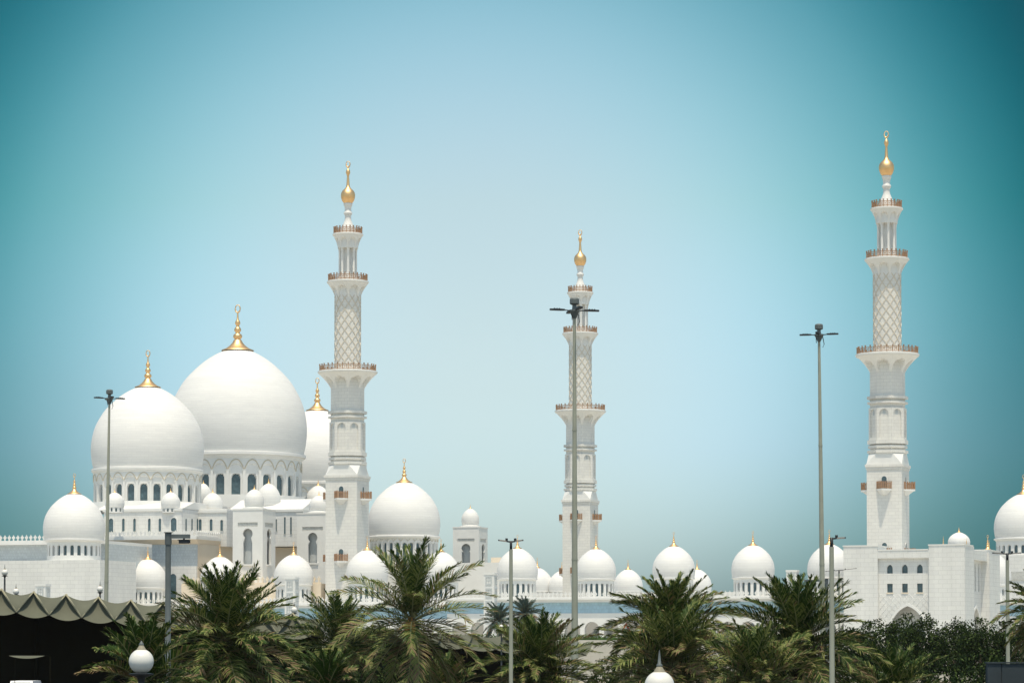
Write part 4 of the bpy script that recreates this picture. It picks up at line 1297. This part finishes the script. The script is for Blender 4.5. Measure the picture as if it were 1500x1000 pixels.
palm('date palm cut by the right edge of the photograph', 1533, 897, 112, 2.0, 56, 91, elmin=-50, green=.55, dry=.2)
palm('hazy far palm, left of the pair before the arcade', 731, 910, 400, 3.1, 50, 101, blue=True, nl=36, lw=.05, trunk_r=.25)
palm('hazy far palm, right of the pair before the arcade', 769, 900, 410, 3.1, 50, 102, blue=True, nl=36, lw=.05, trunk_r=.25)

# ------------------------------------------------------------------ broadleaf trees at right, shrubs
def tree(label, px, pyt, D, rx, rz, seed, n=230, group='dark trees before the gatehouse'):
    random.seed(seed)
    c = at(px, pyt, D); H = c.z; cz_ = H-rz
    t = thing('broadleaf_tree', label, 'tree', (c.x,c.y,0), 0, group)
    b = MB()
    b.tube([(0,0,0),(.1,0,H*.2),(-.05,.05,H*.4),(0,0,cz_)], [.26,.2,.16,.1], 8)
    for k in range(7):
        a = k*2.4; b.tube([(0,0,H*.3+.1*k),(rx*.3*cos(a),rx*.3*sin(a),cz_-.2*rz),(rx*.7*cos(a),rx*.7*sin(a),cz_+.3*rz*sin(k*1.7))], [.1,.06,.02], 6)
    b.build('trunk', M['bark'], t)
    b = MB()
    for k in range(n):
        while True:
            d = Vector((random.uniform(-1,1),random.uniform(-1,1),random.uniform(-1,1)))
            if .25 < d.length < 1: break
        w = 1 + .22*sin(3*d.x*2+seed)+.18*sin(4*d.y*2+seed*2)
        p = (d.x*rx*w, d.y*rx*w, cz_+d.z*rz*(.92+.12*sin(d.x*7+seed)))
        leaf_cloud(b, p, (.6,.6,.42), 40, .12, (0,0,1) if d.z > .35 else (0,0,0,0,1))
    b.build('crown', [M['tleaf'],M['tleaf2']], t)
for i, (px, pyt, D, rx, rz, lab) in enumerate([
    (1262,914,250,2.2,2.8,'dark leafy tree beside the street lamp, leftmost of the row'),
    (1312,902,262,2.9,3.2,'tallest leafy tree of the row, below the gatehouse arch'),
    (1352,907,255,2.4,3.0,'leafy tree below the right pier of the gatehouse'),
    (1398,911,258,2.6,3.0,'leafy tree below the corner of the gatehouse'),
    (1437,909,250,2.3,3.0,'leafy tree below the side arch of the gatehouse'),
    (1484,914,252,2.4,3.0,'dark leafy tree behind the lamp at the right edge')]):
    tree(lab, px, pyt-4, D, rx, rz, 200+i)
# understorey that closes the view between the palms
for i, (px, pyt, D, rx, rz) in enumerate([(905,958,170,2.2,2.2),(1040,950,175,2.6,2.4),(1120,955,165,2.4,2.3),(1240,950,170,2.3,2.3),(1300,952,160,2.6,2.4),(1370,955,165,2.6,2.4),(1440,950,170,2.4,2.4),(560,962,165,2.2,2.0),(420,965,150,2.2,2.0),(262,962,120,1.8,1.6)]):
    labs = ['rounded dark shrub left of the spired globe lamp','dark shrub between the bushy palm and its neighbour','dark shrub behind the low palm at right','dark shrub at the foot of the street lamp','dark shrub below the tallest leafy tree','dark shrub below the gatehouse corner','dark shrub left of the concrete wall','dark shrub left of the bare palm trunk','dark shrub between the two big left palms','small dark shrub right of the left globe lamp']
    random.seed(300+i)
    c = at(px,pyt,D); t = thing('shrub', labs[i], 'shrub', (c.x,c.y,0), 0, 'dark shrubs between the palms')
    b = MB(); H = c.z
    for k in range(5): b.tube([(0,0,0),(.4*cos(k*1.3),.4*sin(k*1.3),H*.4),(rx*.5*cos(k*1.3),rx*.5*sin(k*1.3),H-rz)], [.08,.06,.03], 5)
    b.build('stem', M['bark'], t)
    b = MB()
    for k in range(110):
        while True:
            d = Vector((random.uniform(-1,1),random.uniform(-1,1),random.uniform(-1,1)))
            if .25 < d.length < 1: break
        hh = max(rz, H/2)
        leaf_cloud(b, (d.x*rx, d.y*rx, H-hh+d.z*hh*.95), (.5,.5,.4), 24, .12, (0,0,0,1))
    b.build('crown', [M['tleaf'],M['tleaf2']], t)
# bare twiggy bush by the left wall
random.seed(5)
c = at(95,862,330)
b = MB()
def twig(p, d, L, r, lev):
    q = p + d*L; b.tube([p, p.lerp(q,.5)+Vector((random.uniform(-1,1),random.uniform(-1,1),0))*L*.05, q], [r,r*.8,r*.6], 4, cap=False)
    if lev:
        for _ in range(3):
            nd = (d + Vector((random.gauss(0,.5),random.gauss(0,.5),random.gauss(.1,.35)))).normalized(); twig(q, nd, L*.68, r*.6, lev-1)
for k in range(9):
    twig(Vector((c.x+(k-4)*.95, c.y, 0)), Vector((random.uniform(-.12,.12),0,1)).normalized(), 4.1, .06, 4)
tag(b.build('bare_bush', M['twig']), 'pale leafless twiggy bush against the left wing wall', 'bush')

# ------------------------------------------------------------------ sign, van, concrete wall
c = at(917,911.5,300); k = mpp(300)
t = thing('warning_sign', 'red bordered triangular warning sign peeping over the palm fronds', 'sign', (c.x,c.y,0), .1)
b = MB(); h = c.z; s = 1.0; 
b.plate([(-.62,h-1.1),(.62,h-1.1),(0,h)], [[(-.38,h-.95),(.38,h-.95),(0,h-.3)]], .03, (0,-.06,0)); b.build('border', M['red'], t)
b = MB(); b.plate([(-.37,h-.945),(.37,h-.945),(0,h-.31)], [], .02, (0,-.05,0)); b.build('face', M['niche'], t)
b = MB(); b.tube([(0,0,0),(0,0,h-.2)], .04, 8); b.build('post', M['greysteel'], t)
c = at(25,997,182)
t = thing('parked_van', 'white van parked under the canopy, only its roof shows at the bottom left', 'van', (c.x,c.y,0), 0)
H = c.z; b = MB(); w = 19*mpp(182)
side = [(0,.45),(5.0,.45),(5.0,H-.15),(4.7,H),(1.7,H),(.9,H*.62),(.1,H*.50)]
vs = [(-w,y,z) for y,z in side]+[(w,y,z) for y,z in side]; n = len(side)
vs = [(x*(.86 if z > H*.8 else 1),y,z) for x,y,z in vs]
b.add(vs, [tuple(range(n)), tuple(range(2*n-1,n-1,-1))]+[(i,(i+1)%n,n+(i+1)%n,n+i) for i in range(n)]); b.build('body', M['white'], t)
b = MB(); y0_,y1_ = 1.60,1.0; z0_,z1_ = H-.1,H*.66
b.add([(-w*.8,y1_-.06,z1_),(w*.8,y1_-.06,z1_),(w*.74,y0_-.06,z0_),(-w*.74,y0_-.06,z0_)],[(0,1,2,3)]); b.build('windscreen', M['glass'], t)
for sx_ in (-1,1):
    b = MB(); b.box(sx_*w*.75-.16,sx_*w*.75+.16,-.05,.12,H*.36,H*.44); b.build('headlight', M['globe'], t)
    for yy in (.95,4.1):
        b = MB(); b.M = Matrix.Translation((sx_*(w-.1),yy,.36)) @ Matrix.Rotation(pi/2,4,'Y'); b.lathe([(.02,-.12),(.34,-.12),(.36,-.06),(.36,.06),(.34,.12),(.02,.12)],20); b.M = None; b.build('wheel', M['rubber'], t)
c0 = at(1446,971,130); 
b = MB(); Dw = 126
xs0 = at(1446.5,971,Dw).x; xs1 = at(1560,971,Dw).x; xm = at(1467,971,Dw).x; zt_ = zat(971,Dw)
b.box(xs0,xm-.02,Dw,Dw+.5,0,zt_); b.box(xm+.02,xs1,Dw,Dw+.5,0,zt_-.02); b.box(xm-.02,xm+.02,Dw+.05,Dw+.45,0,zt_-.04)
b.box(xs0-.04,xs1,Dw-.05,Dw+.55,zt_,zt_+.06)
tag(b.build('concrete_wall', M['conc']), 'blue grey concrete panel wall in the bottom right corner', 'wall')

# ------------------------------------------------------------------ haze: dusty air between the camera and the mosque
HZ = 0.00004
b = MB(); b.box(-1510,1510,-510,1610,-1,116)
hm = bpy.data.materials.new('dusty_air'); hm.use_nodes = True
hn, hl = hm.node_tree.nodes, hm.node_tree.links
hn.remove(hn['Principled BSDF'])
pv = hn.new('ShaderNodeVolumePrincipled'); pv.inputs['Color'].default_value = (.95,.95,.94,1); pv.inputs['Density'].default_value = HZ; pv.inputs['Anisotropy'].default_value = .2
hl.new(pv.outputs[0], hn['Material Output'].inputs['Volume'])
hz_ = b.build('haze', hm); tag(hz_, kind='stuff')
